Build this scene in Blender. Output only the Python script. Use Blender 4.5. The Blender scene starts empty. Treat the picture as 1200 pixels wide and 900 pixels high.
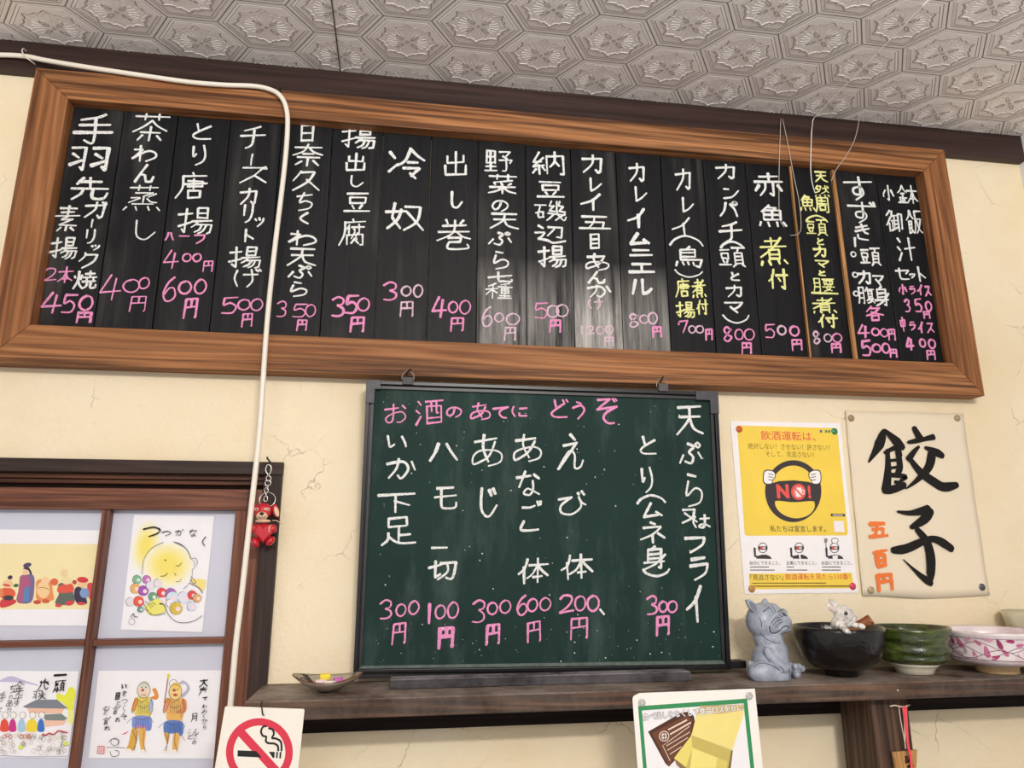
import bpy, bmesh, math, random
from mathutils import Vector, Matrix
from mathutils.bvhtree import BVHTree
random.seed(7)
SC = bpy.context.scene
COL = SC.collection
# ------------------------------------------------------------------ camera
CAMP = Vector((0.0, -1.171, 1.5)); F = 832.0
RM = Matrix(((0.98871117, -0.03319119, -0.14611149), (-0.14981282, -0.23537662, -0.96028847), (-0.00251811, 0.97133732, -0.23769196)))
cd = bpy.data.cameras.new('camera'); cam = bpy.data.objects.new('camera', cd); COL.objects.link(cam)
cd.sensor_width = 36; cd.sensor_fit = 'HORIZONTAL'; cd.lens = F / 1200 * 36; cd.clip_start = 0.01
cam.matrix_world = Matrix.Translation(CAMP) @ RM.to_4x4()
SC.camera = cam
# ------------------------------------------------------------------ world, lights, exposure
wd = bpy.data.worlds.new('room_light'); SC.world = wd; wd.use_nodes = True
bg = wd.node_tree.nodes['Background']; bg.inputs[0].default_value = (1.0, 0.965, 0.94, 1); bg.inputs[1].default_value = .55
def area(name, loc, target, sx, sy, power, col):
    l = bpy.data.lights.new(name, 'AREA'); l.shape = 'RECTANGLE'; l.size = sx; l.size_y = sy; l.energy = power; l.color = col
    o = bpy.data.objects.new(name, l); COL.objects.link(o); o.location = loc
    o.rotation_euler = (Vector(target) - Vector(loc)).to_track_quat('-Z', 'Y').to_euler(); return o
area('ceiling_lamp_light', (0.35, -2.25, 2.28), (0.0, 0, 1.4), 0.5, 0.07, 20.5, (1.0, 0.95, 0.88))
area('ceiling_fill_uplight', (0.1, -1.9, 1.9), (0.1, -1.9, 3.2), 1.6, 0.4, 40, (1.0, 0.975, 0.94))  # added upward fill that brightens the ceiling, not a lamp of the room
area('far_ceiling_lamp_light', (-0.7, -2.7, 2.28), (0.1, 0, 1.7), 1.1, 0.3, 7, (1.0, 0.96, 0.92))
SC.view_settings.view_transform = 'Standard'; SC.view_settings.look = 'None'; SC.view_settings.gamma = 1.0
SC.view_settings.use_curve_mapping = False; SC.view_settings.exposure = 0.26
# ------------------------------------------------------------------ helpers
def at(px, py, a=0.0, b=0.0):
    """point of the plane y = a + b*z seen at a pixel"""
    d = RM @ Vector((px - 600, 450 - py, -F))
    t = (a + b * CAMP.z - CAMP.y) / (d.y - b * d.z)
    return CAMP + d * t
def hexc(h):
    h = h.lstrip('#'); r = [int(h[i:i+2], 16) / 255 for i in (0, 2, 4)]
    return tuple([(c / 12.92 if c <= .04045 else ((c + .055) / 1.055) ** 2.4) for c in r] + [1])
MC = {}
def nodes(name):
    m = bpy.data.materials.new(name); m.use_nodes = True
    nt = m.node_tree; return m, nt, nt.nodes, nt.links, nt.nodes['Principled BSDF']
def coords(N, L, scale=(1, 1, 1), rnd=False):
    tc = N.new('ShaderNodeTexCoord'); mp = N.new('ShaderNodeMapping'); mp.inputs['Scale'].default_value = scale
    L.new(tc.outputs['Object'], mp.inputs['Vector'])
    if rnd:
        oi = N.new('ShaderNodeObjectInfo'); mu = N.new('ShaderNodeMath'); mu.operation = 'MULTIPLY'; mu.inputs[1].default_value = 37.0
        L.new(oi.outputs['Random'], mu.inputs[0]); cb = N.new('ShaderNodeCombineXYZ')
        for i in range(3): L.new(mu.outputs[0], cb.inputs[i])
        L.new(cb.outputs[0], mp.inputs['Location'])
    return mp.outputs[0]
def noise(N, L, vec, scale, detail=4, rough=.55):
    n = N.new('ShaderNodeTexNoise'); n.inputs['Scale'].default_value = scale; n.inputs['Detail'].default_value = detail
    n.inputs['Roughness'].default_value = rough; L.new(vec, n.inputs['Vector']); return n.outputs['Fac']
def ramp(N, L, fac, stops):
    r = N.new('ShaderNodeValToRGB'); e = r.color_ramp.elements
    while len(e) < len(stops): e.new(.5)
    for i, (p, c) in enumerate(stops): e[i].position = p; e[i].color = hexc(c) if isinstance(c, str) else c
    L.new(fac, r.inputs[0]); return r.outputs[0]
def bump(N, L, P, h, strength, dist):
    b = N.new('ShaderNodeBump'); b.inputs['Strength'].default_value = strength; b.inputs['Distance'].default_value = dist
    L.new(h, b.inputs['Height']); L.new(b.outputs[0], P.inputs['Normal']); return b
def mixc(N, L, fac, a, b, mode='MIX'):
    m = N.new('ShaderNodeMix'); m.data_type = 'RGBA'; m.blend_type = mode
    for k, v in ((0, fac), (6, a), (7, b)):
        if hasattr(v, 'is_linked') or hasattr(v, 'links'): L.new(v, m.inputs[k])
        elif k == 0: m.inputs[0].default_value = v
        else: m.inputs[k].default_value = hexc(v) if isinstance(v, str) else v
    return m.outputs[2]
def flat(hx, rough=.6, metal=0.0, var=0.0, vs=40, bp=0.0, coat=0.0):
    key = (hx, rough, metal, var, bp, coat)
    if key in MC: return MC[key]
    m, nt, N, L, P = nodes('paint_' + hx.lstrip('#'))
    P.inputs['Base Color'].default_value = hexc(hx); P.inputs['Roughness'].default_value = rough; P.inputs['Metallic'].default_value = metal
    if coat: P.inputs['Coat Weight'].default_value = coat; P.inputs['Coat Roughness'].default_value = .15
    v = coords(N, L); n = noise(N, L, v, vs)
    c = hexc(hx); k = 1 - max(var, .03)
    L.new(ramp(N, L, n, [(.3, tuple([q * k for q in c[:3]] + [1])), (.7, c)]), P.inputs['Base Color'])
    if bp: bump(N, L, P, n, bp, .001)
    MC[key] = m; return m
def wood(name, cols, axis='x', fine=60, rough=.5, dust=None, streak=.5, rnd=False, bp=.25, stretch=.05):
    m, nt, N, L, P = nodes(name)
    s = [1, 1, 1]; s['xyz'.index(axis)] = stretch
    v = coords(N, L, s, rnd)
    n1 = noise(N, L, v, 26, 5, .6); n2 = noise(N, L, v, fine, 6, .65)
    dn = N.new('ShaderNodeTexNoise'); dn.inputs['Scale'].default_value = 6; L.new(v, dn.inputs['Vector'])
    w = N.new('ShaderNodeTexWave'); w.wave_type = 'BANDS'; w.bands_direction = 'DIAGONAL'; w.inputs['Scale'].default_value = fine * .9
    w.inputs['Distortion'].default_value = 9; w.inputs['Detail'].default_value = 3; w.inputs['Detail Scale'].default_value = 1.2; L.new(v, w.inputs['Vector'])
    a = ramp(N, L, n1, [(.25, cols[0]), (.5, cols[1]), (.75, cols[2])])
    b = ramp(N, L, w.outputs['Fac'], [(.0, cols[0]), (.45, cols[1]), (1.0, cols[2])])
    c = mixc(N, L, streak, a, b)
    d = ramp(N, L, n2, [(.36, (.3, .3, .3, 1)), (.52, (1, 1, 1, 1))])
    c = mixc(N, L, .5, c, d, 'MULTIPLY')
    s3 = [1, 1, 1]; s3['xyz'.index(axis)] = stretch * .4
    n4 = noise(N, L, coords(N, L, s3, rnd), fine * 3.2, 3, .6)
    n5 = noise(N, L, v, 7, 2, .5)
    c = mixc(N, L, ramp(N, L, n5, [(.4, (.15, .15, .15, 1)), (.62, (.85, .85, .85, 1))]), c, mixc(N, L, 1.0, c, ramp(N, L, n4, [(.42, (.22, .2, .2, 1)), (.56, (1.0, 1.0, 1.0, 1))]), 'MULTIPLY'))
    if dust:
        dc, lo, hi, amt = dust
        v2 = coords(N, L); n3 = noise(N, L, v2, 14, 8, .75)
        f = ramp(N, L, n3, [(lo, (0, 0, 0, 1)), (hi, (amt, amt, amt, 1))])
        ge = N.new('ShaderNodeNewGeometry'); sp = N.new('ShaderNodeSeparateXYZ'); L.new(ge.outputs['True Normal'], sp.inputs[0])   # dust settles on upward faces
        up = ramp(N, L, sp.outputs[2], [(.1, (.22, .22, .22, 1)), (.8, (1, 1, 1, 1))]); c = mixc(N, L, mixc(N, L, 1.0, f, up, 'MULTIPLY'), c, dc)
    L.new(c, P.inputs['Base Color']); P.inputs['Roughness'].default_value = rough; P.inputs['Specular IOR Level'].default_value = .3
    bump(N, L, P, n2, bp, .001)
    return m
# ---- objects
def wloc(o):
    l = Vector((0, 0, 0))
    while o: l += o.location; o = o.parent
    return l
def finish(me, mats, smooth):
    for m in (mats if isinstance(mats, (list, tuple)) else [mats]): me.materials.append(m)
    if smooth:
        for p in me.polygons: p.use_smooth = True
def thing(name, label, cat, loc, group=None):
    o = bpy.data.objects.new(name, None); COL.objects.link(o); o.location = loc; o.empty_display_size = .01
    o['label'] = label; o['category'] = cat
    if group: o['group'] = group
    return o
def part(name, bm, mats, parent, label=None, smooth=False, kind=None):
    """bm holds world coordinates; the mesh is stored relative to its parent"""
    me = bpy.data.meshes.new(name)
    if isinstance(bm, bmesh.types.BMesh):
        bm.transform(Matrix.Translation(-wloc(parent))) if parent else None
        bm.to_mesh(me); bm.free()
    else: me = bm; me.transform(Matrix.Translation(-wloc(parent))); me.name = name
    finish(me, mats, smooth)
    o = bpy.data.objects.new(name, me); COL.objects.link(o); o.parent = parent
    if label: o['label'] = label
    if kind: o['kind'] = kind
    return o
def solo(name, bm, mats, label, cat, loc=(0, 0, 0), group=None, smooth=False, kind=None):
    me = bpy.data.meshes.new(name); bm.transform(Matrix.Translation(-Vector(loc))); bm.to_mesh(me); bm.free(); finish(me, mats, smooth)
    o = bpy.data.objects.new(name, me); COL.objects.link(o); o.location = loc
    if label: o['label'] = label
    if cat: o['category'] = cat
    if group: o['group'] = group
    if kind: o['kind'] = kind
    return o
def struct(name, bm, mats, loc=(0, 0, 0)): return solo(name, bm, mats, None, None, loc, kind='structure')
def B(): return bmesh.new()
def box(bm, x0, x1, y0, y1, z0, z1, bev=0.0, mi=0):
    vs = [bm.verts.new((x, y, z)) for x in (x0, x1) for y in (y0, y1) for z in (z0, z1)]
    fs = [bm.faces.new([vs[i] for i in q]) for q in ((0, 1, 3, 2), (4, 6, 7, 5), (0, 4, 5, 1), (2, 3, 7, 6), (0, 2, 6, 4), (1, 5, 7, 3))]
    for f in fs: f.material_index = mi
    bmesh.ops.recalc_face_normals(bm, faces=fs)
    if bev:
        es = list({e for f in fs for e in f.edges})
        bmesh.ops.bevel(bm, geom=es, offset=bev, segments=2, affect='EDGES', profile=.5)
    return fs
def prism(bm, pts, y0, y1, mi=0, bev=0.0):
    """polygon of (x,z) points, thickness from y0 (front) to y1 (back)"""
    a = [bm.verts.new((x, y0, z)) for x, z in pts]; b = [bm.verts.new((x, y1, z)) for x, z in pts]
    fs = [bm.faces.new(a), bm.faces.new(b[::-1])]; n = len(pts)
    for i in range(n): fs.append(bm.faces.new((a[i], b[i], b[(i+1) % n], a[(i+1) % n])))
    for f in fs: f.material_index = mi
    bmesh.ops.recalc_face_normals(bm, faces=fs)
    if bev: bmesh.ops.bevel(bm, geom=list({e for f in fs for e in f.edges}), offset=bev, segments=2, affect='EDGES', profile=.5)
def catmull(P, n=5, closed=False):
    out = []; m = len(P)
    rng = range(m if closed else m - 1)
    for i in rng:
        p0 = P[(i-1) % m] if closed or i > 0 else P[0]; p1 = P[i]; p2 = P[(i+1) % m]; p3 = P[(i+2) % m] if closed or i + 2 < m else P[-1]
        for k in range(n):
            t = k / n
            out.append(tuple(.5 * ((2*b) + (-a + c) * t + (2*a - 5*b + 4*c - d) * t*t + (-a + 3*b - 3*c + d) * t**3) for a, b, c, d in zip(p0, p1, p2, p3)))
    if not closed: out.append(tuple(P[-1]))
    return out
def tube(bm, pts, r, seg=8, mi=0, caps=True):
    pts = [Vector(p) for p in pts]; rings = []; n = len(pts)
    up = Vector((0, 0, 1))
    prev = None
    for i, p in enumerate(pts):
        t = (pts[min(i+1, n-1)] - pts[max(i-1, 0)]).normalized()
        if prev is None:
            s = t.cross(up if abs(t.z) < .9 else Vector((1, 0, 0))).normalized()
        else: s = (prev - t * prev.dot(t)).normalized()
        prev = s; u = t.cross(s); rr = r[i] if isinstance(r, (list, tuple)) else r
        rings.append([bm.verts.new(p + (s * math.cos(a) + u * math.sin(a)) * rr) for a in [2 * math.pi * k / seg for k in range(seg)]])
    for a, b in zip(rings, rings[1:]):
        for k in range(seg): f = bm.faces.new((a[k], a[(k+1) % seg], b[(k+1) % seg], b[k])); f.material_index = mi; f.smooth = True
    if caps:
        for q in (rings[0][::-1], rings[-1]): bm.faces.new(q).material_index = mi
def lathe(bm, prof, c, seg=48, mi=0, fn=None):
    rings = []
    for r, z in prof:
        ring = []
        for k in range(seg):
            a = 2 * math.pi * k / seg; rr, zz = (r, z) if fn is None else fn(r, z, a)
            ring.append(bm.verts.new((c[0] + rr * math.cos(a), c[1] + rr * math.sin(a), c[2] + zz)))
        rings.append(ring)
    for a, b in zip(rings, rings[1:]):
        for k in range(seg): f = bm.faces.new((a[k], a[(k+1) % seg], b[(k+1) % seg], b[k])); f.material_index = mi; f.smooth = True
    bm.faces.new(rings[0][::-1]).material_index = mi; bm.faces.new(rings[-1]).material_index = mi
def ball(bm, c, r, rot=0.0, sub=2, mi=0, roty=None):
    m = Matrix.Translation(c) @ (roty if roty else Matrix.Rotation(rot, 4, 'Y')) @ Matrix.Diagonal((r[0], r[1], r[2], 1))
    g = bmesh.ops.create_icosphere(bm, subdivisions=sub, radius=1, matrix=m)
    for f in {f for v in g['verts'] for f in v.link_faces}: f.material_index = mi; f.smooth = True
def remesh(bm, voxel, smooth=4):
    me = bpy.data.meshes.new('tmp'); bm.to_mesh(me); bm.free()
    o = bpy.data.objects.new('tmp', me); COL.objects.link(o)
    r = o.modifiers.new('r', 'REMESH'); r.mode = 'VOXEL'; r.voxel_size = voxel
    s = o.modifiers.new('s', 'SMOOTH'); s.factor = .5; s.iterations = smooth
    dg = bpy.context.evaluated_depsgraph_get(); out = bpy.data.meshes.new_from_object(o.evaluated_get(dg))
    bpy.data.objects.remove(o); bpy.data.meshes.remove(me); return out
# ------------------------------------------------------------------ handwriting: strokes on a 20x20 grid (0..k), y down
G = {}
for ln in '''
0=~a0330a3hakhhkah3b0
1=a0ak
2=~1460f1h6bd1j 1jki
3=~23a0h3g8a9 ~a9hdhibk2j
4=900dkd e3ck
5=~4039b7icfjak1j 40k0
6=~g0741c4jckjgga992e
7=0416 21j08k
8=~g590349aheaj3g8ah3
円=211k !21i1iihk a1a9 29i9
日=303k !30h0hk 3aha 3jhj
目=303k !30h0hk 37h7 3dhd 3jhj
月=~304b1k !30h0hkek 37h7 3dhd
口=212j !21i1ij 2jij
田=202k !20i0ik a0aj 29i9 2jij
扌=05k4 !b0bj5g 0ekb
木=06k6 a0ak ~a67d0i ~a6ddki
本=06k6 a0ak ~a67d0i ~a6ddki 6fef
豆=21i1 454b !45g5gb 4bgb 6d8h edch 0jkj
刁=!00i0ijdg 35c9 1fgb
羽=@刁:008k @刁:b0kk
手=~f0b234 28i7 0dkc ~a2bfak6i
先=6036 44g4 a0a9 0aka ~7a6f1k ~caciijke
素=32h2 45f5 08k8 a0a8 !b85bfb !fb4fig afak 6h3k ehhk
昜=@日:30h8 0aka ~7a4d0f !4dkdjjfk ~ad8h3j ~fdci7k
揚=@扌:008k @昜:80kk
火=1538 h5fa ~a09b0k ~abdgkk
尭=33h3 a0a7 07k7 575b f7fb 0cjc ~7c6h0k ~cccjjjkg
焼=@火:008k @尭:80kk
唐=a0b3 43j3 ~434c0k !77h7hb 59k9 7bhb b5bd @口:7ehk
艹=08k8 606k e0ek
茶=@艹:00k5 ~a56a0e ~a5e9kd 4ege aaak 6g3k eghk
蒸=@艹:20i4 !56f6a9 a9ae 3a8a 8a2e h7d9 ~caedie 4fgf 1h0k 6h7k dhek ihkk
奈=13j3 ~a0760a ~b3e7ka 69e9 3cic acak 6f2j efij
久=~60430a 61g1 ~g1bb0k ~a9edkk
天=11j1 28i8 ~a19a0k ~a9dgkk
出=a0aj !3339h9h3 !1b1jjjjb
腐=a0b2 42k2 ~424b0k 8458 767b 96j6 !f4fbdb b8c9 6c6k !6cicikgk ca9f cceg cf9j cgfj
冷=0236 0f5a ~c0984b ~c0g5k8 a9g9 !8dhdci cgfk
女=!806bfk ~f5bd1k 07k6
又=!12h2 ~h2ed0k 36kk
奴=@女:00bj @又:a1kk
巻=5063 f0d3 34h4 18j8 ~a0990e ~c8fbkd !7cecef7f ~7f7jijig
里=@田:20ic acaj 2fif 0jkj
予=!21h1b6 65d8 !19k9hc ~b9bi6j
野=@里:009k @予:a0kk
菜=@艹:00k5 h638 495b 99ab g9eb 1djd abak ~ad6h0j ~adehkj
七=0aj7 ~808gciijjf
禾=h034 08k7 b2bk ~b82d0f b9jd
重=g032 05k5 @日:37hd a2aj 3gig 0jkj
種=@禾:009k @重:90kk
糹=!a039e9 !g52dhc acak 6f1j eejh
内=141k !14j4jkgk ~a0994e a9fd
納=@糹:009k @内:90kk
石=02k2 ~926b0d @口:5bhj
幾=!402575 !752a8b !e0c5h5 !h5cakb 0dke ~a0bcfijkkg jd9k ~6e4h0k
磯=@石:037i @幾:80kk
辶=2154 !0969 ~695d2g ~2g8ickki
刀=!02j2 ~j2ijgkcj ~92870i
辺=@辶:00kk @刀:81ie
五=22i2 ~a29a6i !49g9fi 0iki
鳥=b083 434d !43f3fa 46f6 4afa !4dkdikfj 1f0j 5f6i 9fai dfei
者=43e3 9097 07k7 ~h1a80e @日:59gg
煮=43e3 9097 07k7 ~h1a80e @日:59gg 1h0k 6h7k dhek ihkk
亻=~h0b80c b6bk
付=@亻:007k 86k6 !g0gkdi a9cd
頁=00k0 a094 @目:25ih 6h1k ehjk
頭=@豆:019i @頁:a0kk
赤=33h3 a0a8 08k8 ~787e3k !d8dkai 3b0g gbjg
魚=8026 !72d2a5 @田:25ie 1g0k 6g7k dgek igkk
然=5016 4191 ~916a0d 3557 2679 b5k5 ~f0fa9e ~g6hakd i1k3 1h0k 6h7k dhek ihkk
周=~313c1k !31j1jkgk 65g5 a2a9 59h9 @口:6bgh
要=01k1 333a !33h3h9 7179 d1d9 39h9 0dkd ~ab6fgj ~ebbh2k
腰=@月:008k @要:90kk
身=b082 434e !43g3gkdj 47g7 4bgb 0eje ~k8bg1k
各=7018 !63g3 ~g39a0d ~68dbkd @口:5dfk
复=5015 43k3 @日:45hc ~8d5g1h 7ege ~geci3k ~7gdhkk
腹=@月:008k @复:90kk
小=!a0ak7i ~460b0f f6kf
金=~a06508 ~a0e5k8 69e9 3die a9aj 5f6i efdi 0jkj
鉢=@金:00ak @本:a0kk
彳=h015 j60e ccck
卸=5017 35i5 0aka a5ai aeie 4c4i 0kkh
卩=!22i2hhei 222k
御=@彳:006k @卸:60ej @卩:e2kk
飠=~a07508 ~a0e4k7 696k !69e9ef 6cec 6fef 6kgi afkk
反=31k1 ~313c0k 68h8 ~h8cg5k ~79cgkk
飯=@飠:009k @反:a0kk
氵=60e4 28ab 2ked
汁=@氵:006k 8ak9 e0ek
中=@口:14jd a0ak
酉=01k1 252k !25i5ij 2jij 717a !d1dbfb 3fhf
酒=@氵:006k @酉:70kk
下=02k1 a2ak 98hd
足=@口:30g7 a7aj adhd ~4b4g0k ~4eajkk
一=0ak9
切=07a4 !505h9e !93k3 ~k3jfhkdi ~e3ec7k
体=@亻:007k 75k5 d0dk ~d5ac5g ~d5gakf afgf
百=12j1 a295 @日:36hk
開=@日:008a 0a0k @日:c0ka !kakkhk 5cfc 3gig 7c7k dcdk
あ=24g3 ~8078bh ~f5bd5h1i1d6afajdiibk
い=~314c5h9d ~f3ibjh
う=70e2 ~17d4i9ge9k
え=90d3 46f5 f50k ~0k8adcdkikkg
お=05d4 ~808g4j1f6ag8kegjcj h2k5
か=~05b3fbbk8h ~807a2k h3kc
が=~05b3fbbk8h ~807a2k g0i3 j0k2
き=34g2 29i6 ~90cagc ~4d5ifk
く=~g06aik
け=~210a3j 76i6 ~d0edak
げ=~210a3j 76i6 ~d0edak g0i3 j0k2
ご=~33a4f3 ~4d1i9kik h0i3 k0k3
し=~404d7jdkkd
じ=~404d7jdkkd c2e6 g1i5
す=04k4 ~b0bbaf6e6ab9dccg7k
ず=04k4 ~b0bbaf6e6ab9dccg7k g0i3 j0k3
ぞ=!30e028k7 ~k7ab8gckhk g0i3 j0k2
ち=24j3 ~a05bcajdgi5k
つ=~06c2k8hf8k
て=04j2 ~j2a78dcjhk
と=507a ~i47a2f6jjk
ど=507a ~g47a2f6jjk e0g3 i0k3
な=05c4 ~702d f3k7 ~e8egbk6i9fdgkk
に=~210a3j 95i5 ~9d9iij
の=~b39c4g1b44c2j7iecj
は=~210a3j 86k6 ~e0efbk7i9fefkj
び=16a5 ~a53b3hajgdf5 ~f5hakc h0j3 e1f3
ぷ=~81d498cdai5g 4a0h h9kf ~h1f3h5j3h1
ら=60d2 ~644dc9icgi6k
り=~202b68 ~e0haeh6k
わ=606k 1585 850g ~0gb7i9jfbk
れ=606k 1585 850g ~0gb5e5ejkg
め=~436e ~c05h1h0daae6kahidk
で=04j2 ~j2a78dcjhk f9g9 i8j8
さ=34h2 ~90dbfd ~3e5jfk
こ=45g3 ~2e5jij
を=24g3 ~904e ~4eb9bf ~j7a94jgk
心=~0a0h ~625jekif 82c6 g5k9
ん=~b00k 0k5bacckikke
ー=~b09a9k
一横=09k8
カ=!05i4hifkch ~a09a1k
ガ=!05i4hifkch ~a09a1k g0i3 j0k3
ク=~60550b !63i3 ~i3fc4k
ス=!21h1bb0k bbkk
ズ=!21h1bb0k bbkk h0i3 j0k3
セ=!05k4ga ~607gbjkj
チ=~g0b234 09k8 ~b3bcah5k
ッ=1448 92b7 ~i3gb7k
ト=606k 68ig
ニ=33h2 0jkh
ネ=80c2 !25h5 ~h5ac0g acak ebkg
ハ=~614b0k ~c1fakk
パ=~715c0k ~c3gajk ~h0f2h4j2h0
フ=!12i2 ~i2gb5k
マ=!12j2 ~j2f99e 69dk
ム=!901ihh ecki
モ=32h2 19j9 ~727gajijjf
ラ=31h1 !17j7 ~j7gf5k
リ=303c ~h0hbdi6k
ル=~402c0k !b0bj ~bjgikd
レ=!404k ~4kcgk9
イ=~h0a80c b6bk
エ=22i2 a2ai 0iki
ン=2384 ~1kchk6
弧=~0k38a0h8kk
底=~003cakhck0
丸=~a0330a3hakhhkah3a0
点=0060 ~00akkk
大=13j3 ~a09a0k ~a3dckk
声=33h3 a0a7 16j6 !58g8gd 5d5e ~580k ad
話=42c2 06g6 4aca 4dcd @口:3fck k0f5 f5
厂=31k1 ~313c0k
願=@厂:00kk @日:4589 @小:4cak @頁:b1kk
成=~525b0k 35j5 ~c0cbgjkg kaa2
'''.strip().split('\n'):
    k, v = ln.split('=', 1); G[k] = v
def strokes(ch, x0=0., y0=0., x1=1., y1=1.):
    out = []
    for tk in G[ch].split():
        if tk[0] == '@':
            nm, bb = tk[1:].split(':')
            if nm not in G: continue
            q = [int(c, 36) / 20 for c in bb]
            out += strokes(nm, x0 + (x1-x0)*q[0], y0 + (y1-y0)*q[1], x0 + (x1-x0)*q[2], y0 + (y1-y0)*q[3])
        else:
            sm = tk[0] == '~'; tk = tk.lstrip('~!')
            pts = [(x0 + (x1-x0)*int(tk[i], 36)/20, y0 + (y1-y0)*int(tk[i+1], 36)/20) for i in range(0, len(tk) - 1, 2)]
            if len(pts) > 1: out.append((sm and len(pts) > 2, pts))
    return out
class Ink:
    """flat marks lying on the plane y = a + b*z (towards the room)"""
    def __init__(s, a, b=0.0, step=3e-5, eps=2.5e-4):
        s.a = a; s.b = b; s.bm = B(); s.mats = []; s.n = 0; s.step = step; s.eps = eps
    def mi(s, m):
        if isinstance(m, str): m = flat(m, .7)
        if m not in s.mats: s.mats.append(m)
        return s.mats.index(m)
    def y(s, z): return s.a + s.b * z - s.eps - s.n * s.step
    def W(s, px, py): p = at(px, py, s.a, s.b); return (p.x, p.z)
    def face(s, pts, m):
        vs = [s.bm.verts.new((x, s.y(z), z)) for x, z in pts]
        try: f = s.bm.faces.new(vs)
        except ValueError: return
        f.material_index = s.mi(m)
        f.normal_update()
        if f.normal.y > 0: f.normal_flip()
    def poly(s, pts, m, smooth=False):
        if smooth: pts = catmull(pts, 4, True)
        s.face([s.W(*p) for p in pts], m); s.n += 1
    def ell(s, cx, cy, rx, ry, m, rot=0., n=24, a0=0, a1=360):
        c, q = math.cos(math.radians(rot)), math.sin(math.radians(rot)); P = []
        full = a1 - a0 >= 360
        for k in range(n if full else n + 1):
            t = math.radians(a0 + (a1 - a0) * k / n); x, y = rx * math.cos(t), ry * math.sin(t); P.append((cx + x*c - y*q, cy + x*q + y*c))
        s.poly(P, m)
    def ring(s, cx, cy, r, w, m, n=40, asp=1.0):
        P = [(cx + r*math.cos(2*math.pi*k/n), cy + r*asp*math.sin(2*math.pi*k/n)) for k in range(n + 1)]
        s.line(P, w, m)
    def ribbon(s, P, wd, m, jit=0.0):
        """P world (x,z), wd metres (number or list)"""
        n = len(P); L = []; R = []
        for i in range(n):
            a = P[max(i-1, 0)]; b = P[min(i+1, n-1)]; dx, dz = b[0]-a[0], b[1]-a[1]; l = math.hypot(dx, dz) or 1e-9
            w = (wd[min(i, len(wd)-1)] if isinstance(wd, (list, tuple)) else wd) / 2 * (1 + random.uniform(-jit, jit))
            nx, nz = -dz / l * w, dx / l * w
            L.append((P[i][0] + nx, P[i][1] + nz)); R.append((P[i][0] - nx, P[i][1] - nz))
            if i == 0: L.insert(0, (P[0][0] - dx/l*w*.55 + nx*.55, P[0][1] - dz/l*w*.55 + nz*.55)); R.insert(0, (P[0][0] - dx/l*w*.55 - nx*.55, P[0][1] - dz/l*w*.55 - nz*.55))
            if i == n-1: L.append((P[i][0] + dx/l*w*.55 + nx*.55, P[i][1] + dz/l*w*.55 + nz*.55)); R.append((P[i][0] + dx/l*w*.55 - nx*.55, P[i][1] + dz/l*w*.55 - nz*.55))
        y = s.y; mi = s.mi(m)
        lv = [s.bm.verts.new((x, y(z), z)) for x, z in L]; rv = [s.bm.verts.new((x, y(z), z)) for x, z in R]
        for i in range(len(lv) - 1):
            f = s.bm.faces.new((lv[i], lv[i+1], rv[i+1], rv[i])); f.material_index = mi; f.normal_update()
            if f.normal.y > 0: f.normal_flip()
    def line(s, pts, w, m, smooth=False, jit=0.0):
        if smooth and len(pts) > 2: pts = catmull(pts, 5)
        P = [s.W(*p) for p in pts]; k = (P[0][0] - s.W(pts[0][0] - 1, pts[0][1])[0])
        s.ribbon(P, [q * k for q in w] if isinstance(w, (list, tuple)) else w * k, m, jit); s.n += 1
    def glyph(s, ch, cx, cy, w, h, m, sw, jit=.10, wob=.018):
        w *= .95; h *= .93
        cxw, czw = s.W(cx, cy); kx = s.W(cx + .5, cy)[0] - s.W(cx - .5, cy)[0]; kz = s.W(cx, cy - .5)[1] - s.W(cx, cy + .5)[1]
        rot = random.uniform(-.03, .03)
        for sm, pts in strokes(ch):
            pts = [(x + random.uniform(-wob, wob), y - .09*(x - .5) + random.uniform(-wob, wob)) for x, y in pts]
            P = []
            for x, y in pts:
                u, v = (x - .5) * w * kx, (.5 - y) * h * kz
                P.append((cxw + u - v * rot, czw + v + u * rot))
            wd = sw * kx * random.uniform(.72, 1.08)
            if sm: segs = [catmull(P, 5)]
            else: segs = [[P[i], P[i+1]] for i in range(len(P) - 1)]
            for g in segs:
                Q = []
                for a, b in zip(g, g[1:]):
                    k = max(1, int(math.hypot(b[0]-a[0], b[1]-a[1]) / .0035)); Q += [(a[0] + (b[0]-a[0])*i/k, a[1] + (b[1]-a[1])*i/k) for i in range(k)]
                Q.append(g[-1]); nq = len(Q); s.ribbon(Q, [wd * (1.12 - .38*i/nq) for i in range(nq)], m, jit)
                s.n += .04
        s.n += .1
    def text(s, t, cx, cy, w, h, m, rot=0., bold=0.0):
        cu = bpy.data.curves.new('t', 'FONT'); cu.body = t; cu.align_x = 'LEFT'; cu.resolution_u = 2; cu.offset = bold
        o = bpy.data.objects.new('t', cu); COL.objects.link(o)
        me = bpy.data.meshes.new_from_object(o.evaluated_get(bpy.context.evaluated_depsgraph_get()))
        bpy.data.objects.remove(o); bpy.data.curves.remove(cu)
        if not me.vertices: return
        xs = [v.co.x for v in me.vertices]; ys = [v.co.y for v in me.vertices]
        x0, x1, y0, y1 = min(xs), max(xs), min(ys), max(ys)
        cxw, czw = s.W(cx, cy); kx = s.W(cx + .5, cy)[0] - s.W(cx - .5, cy)[0]; kz = s.W(cx, cy - .5)[1] - s.W(cx, cy + .5)[1]
        c, q = math.cos(rot), math.sin(rot); mi = s.mi(m); V = []
        for v in me.vertices:
            u = ((v.co.x - x0) / (x1 - x0) - .5) * w * kx; k = ((v.co.y - y0) / (y1 - y0) - .5) * h * kz
            X, Zz = cxw + u*c - k*q, czw + u*q + k*c; V.append(s.bm.verts.new((X, s.y(Zz), Zz)))
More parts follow.
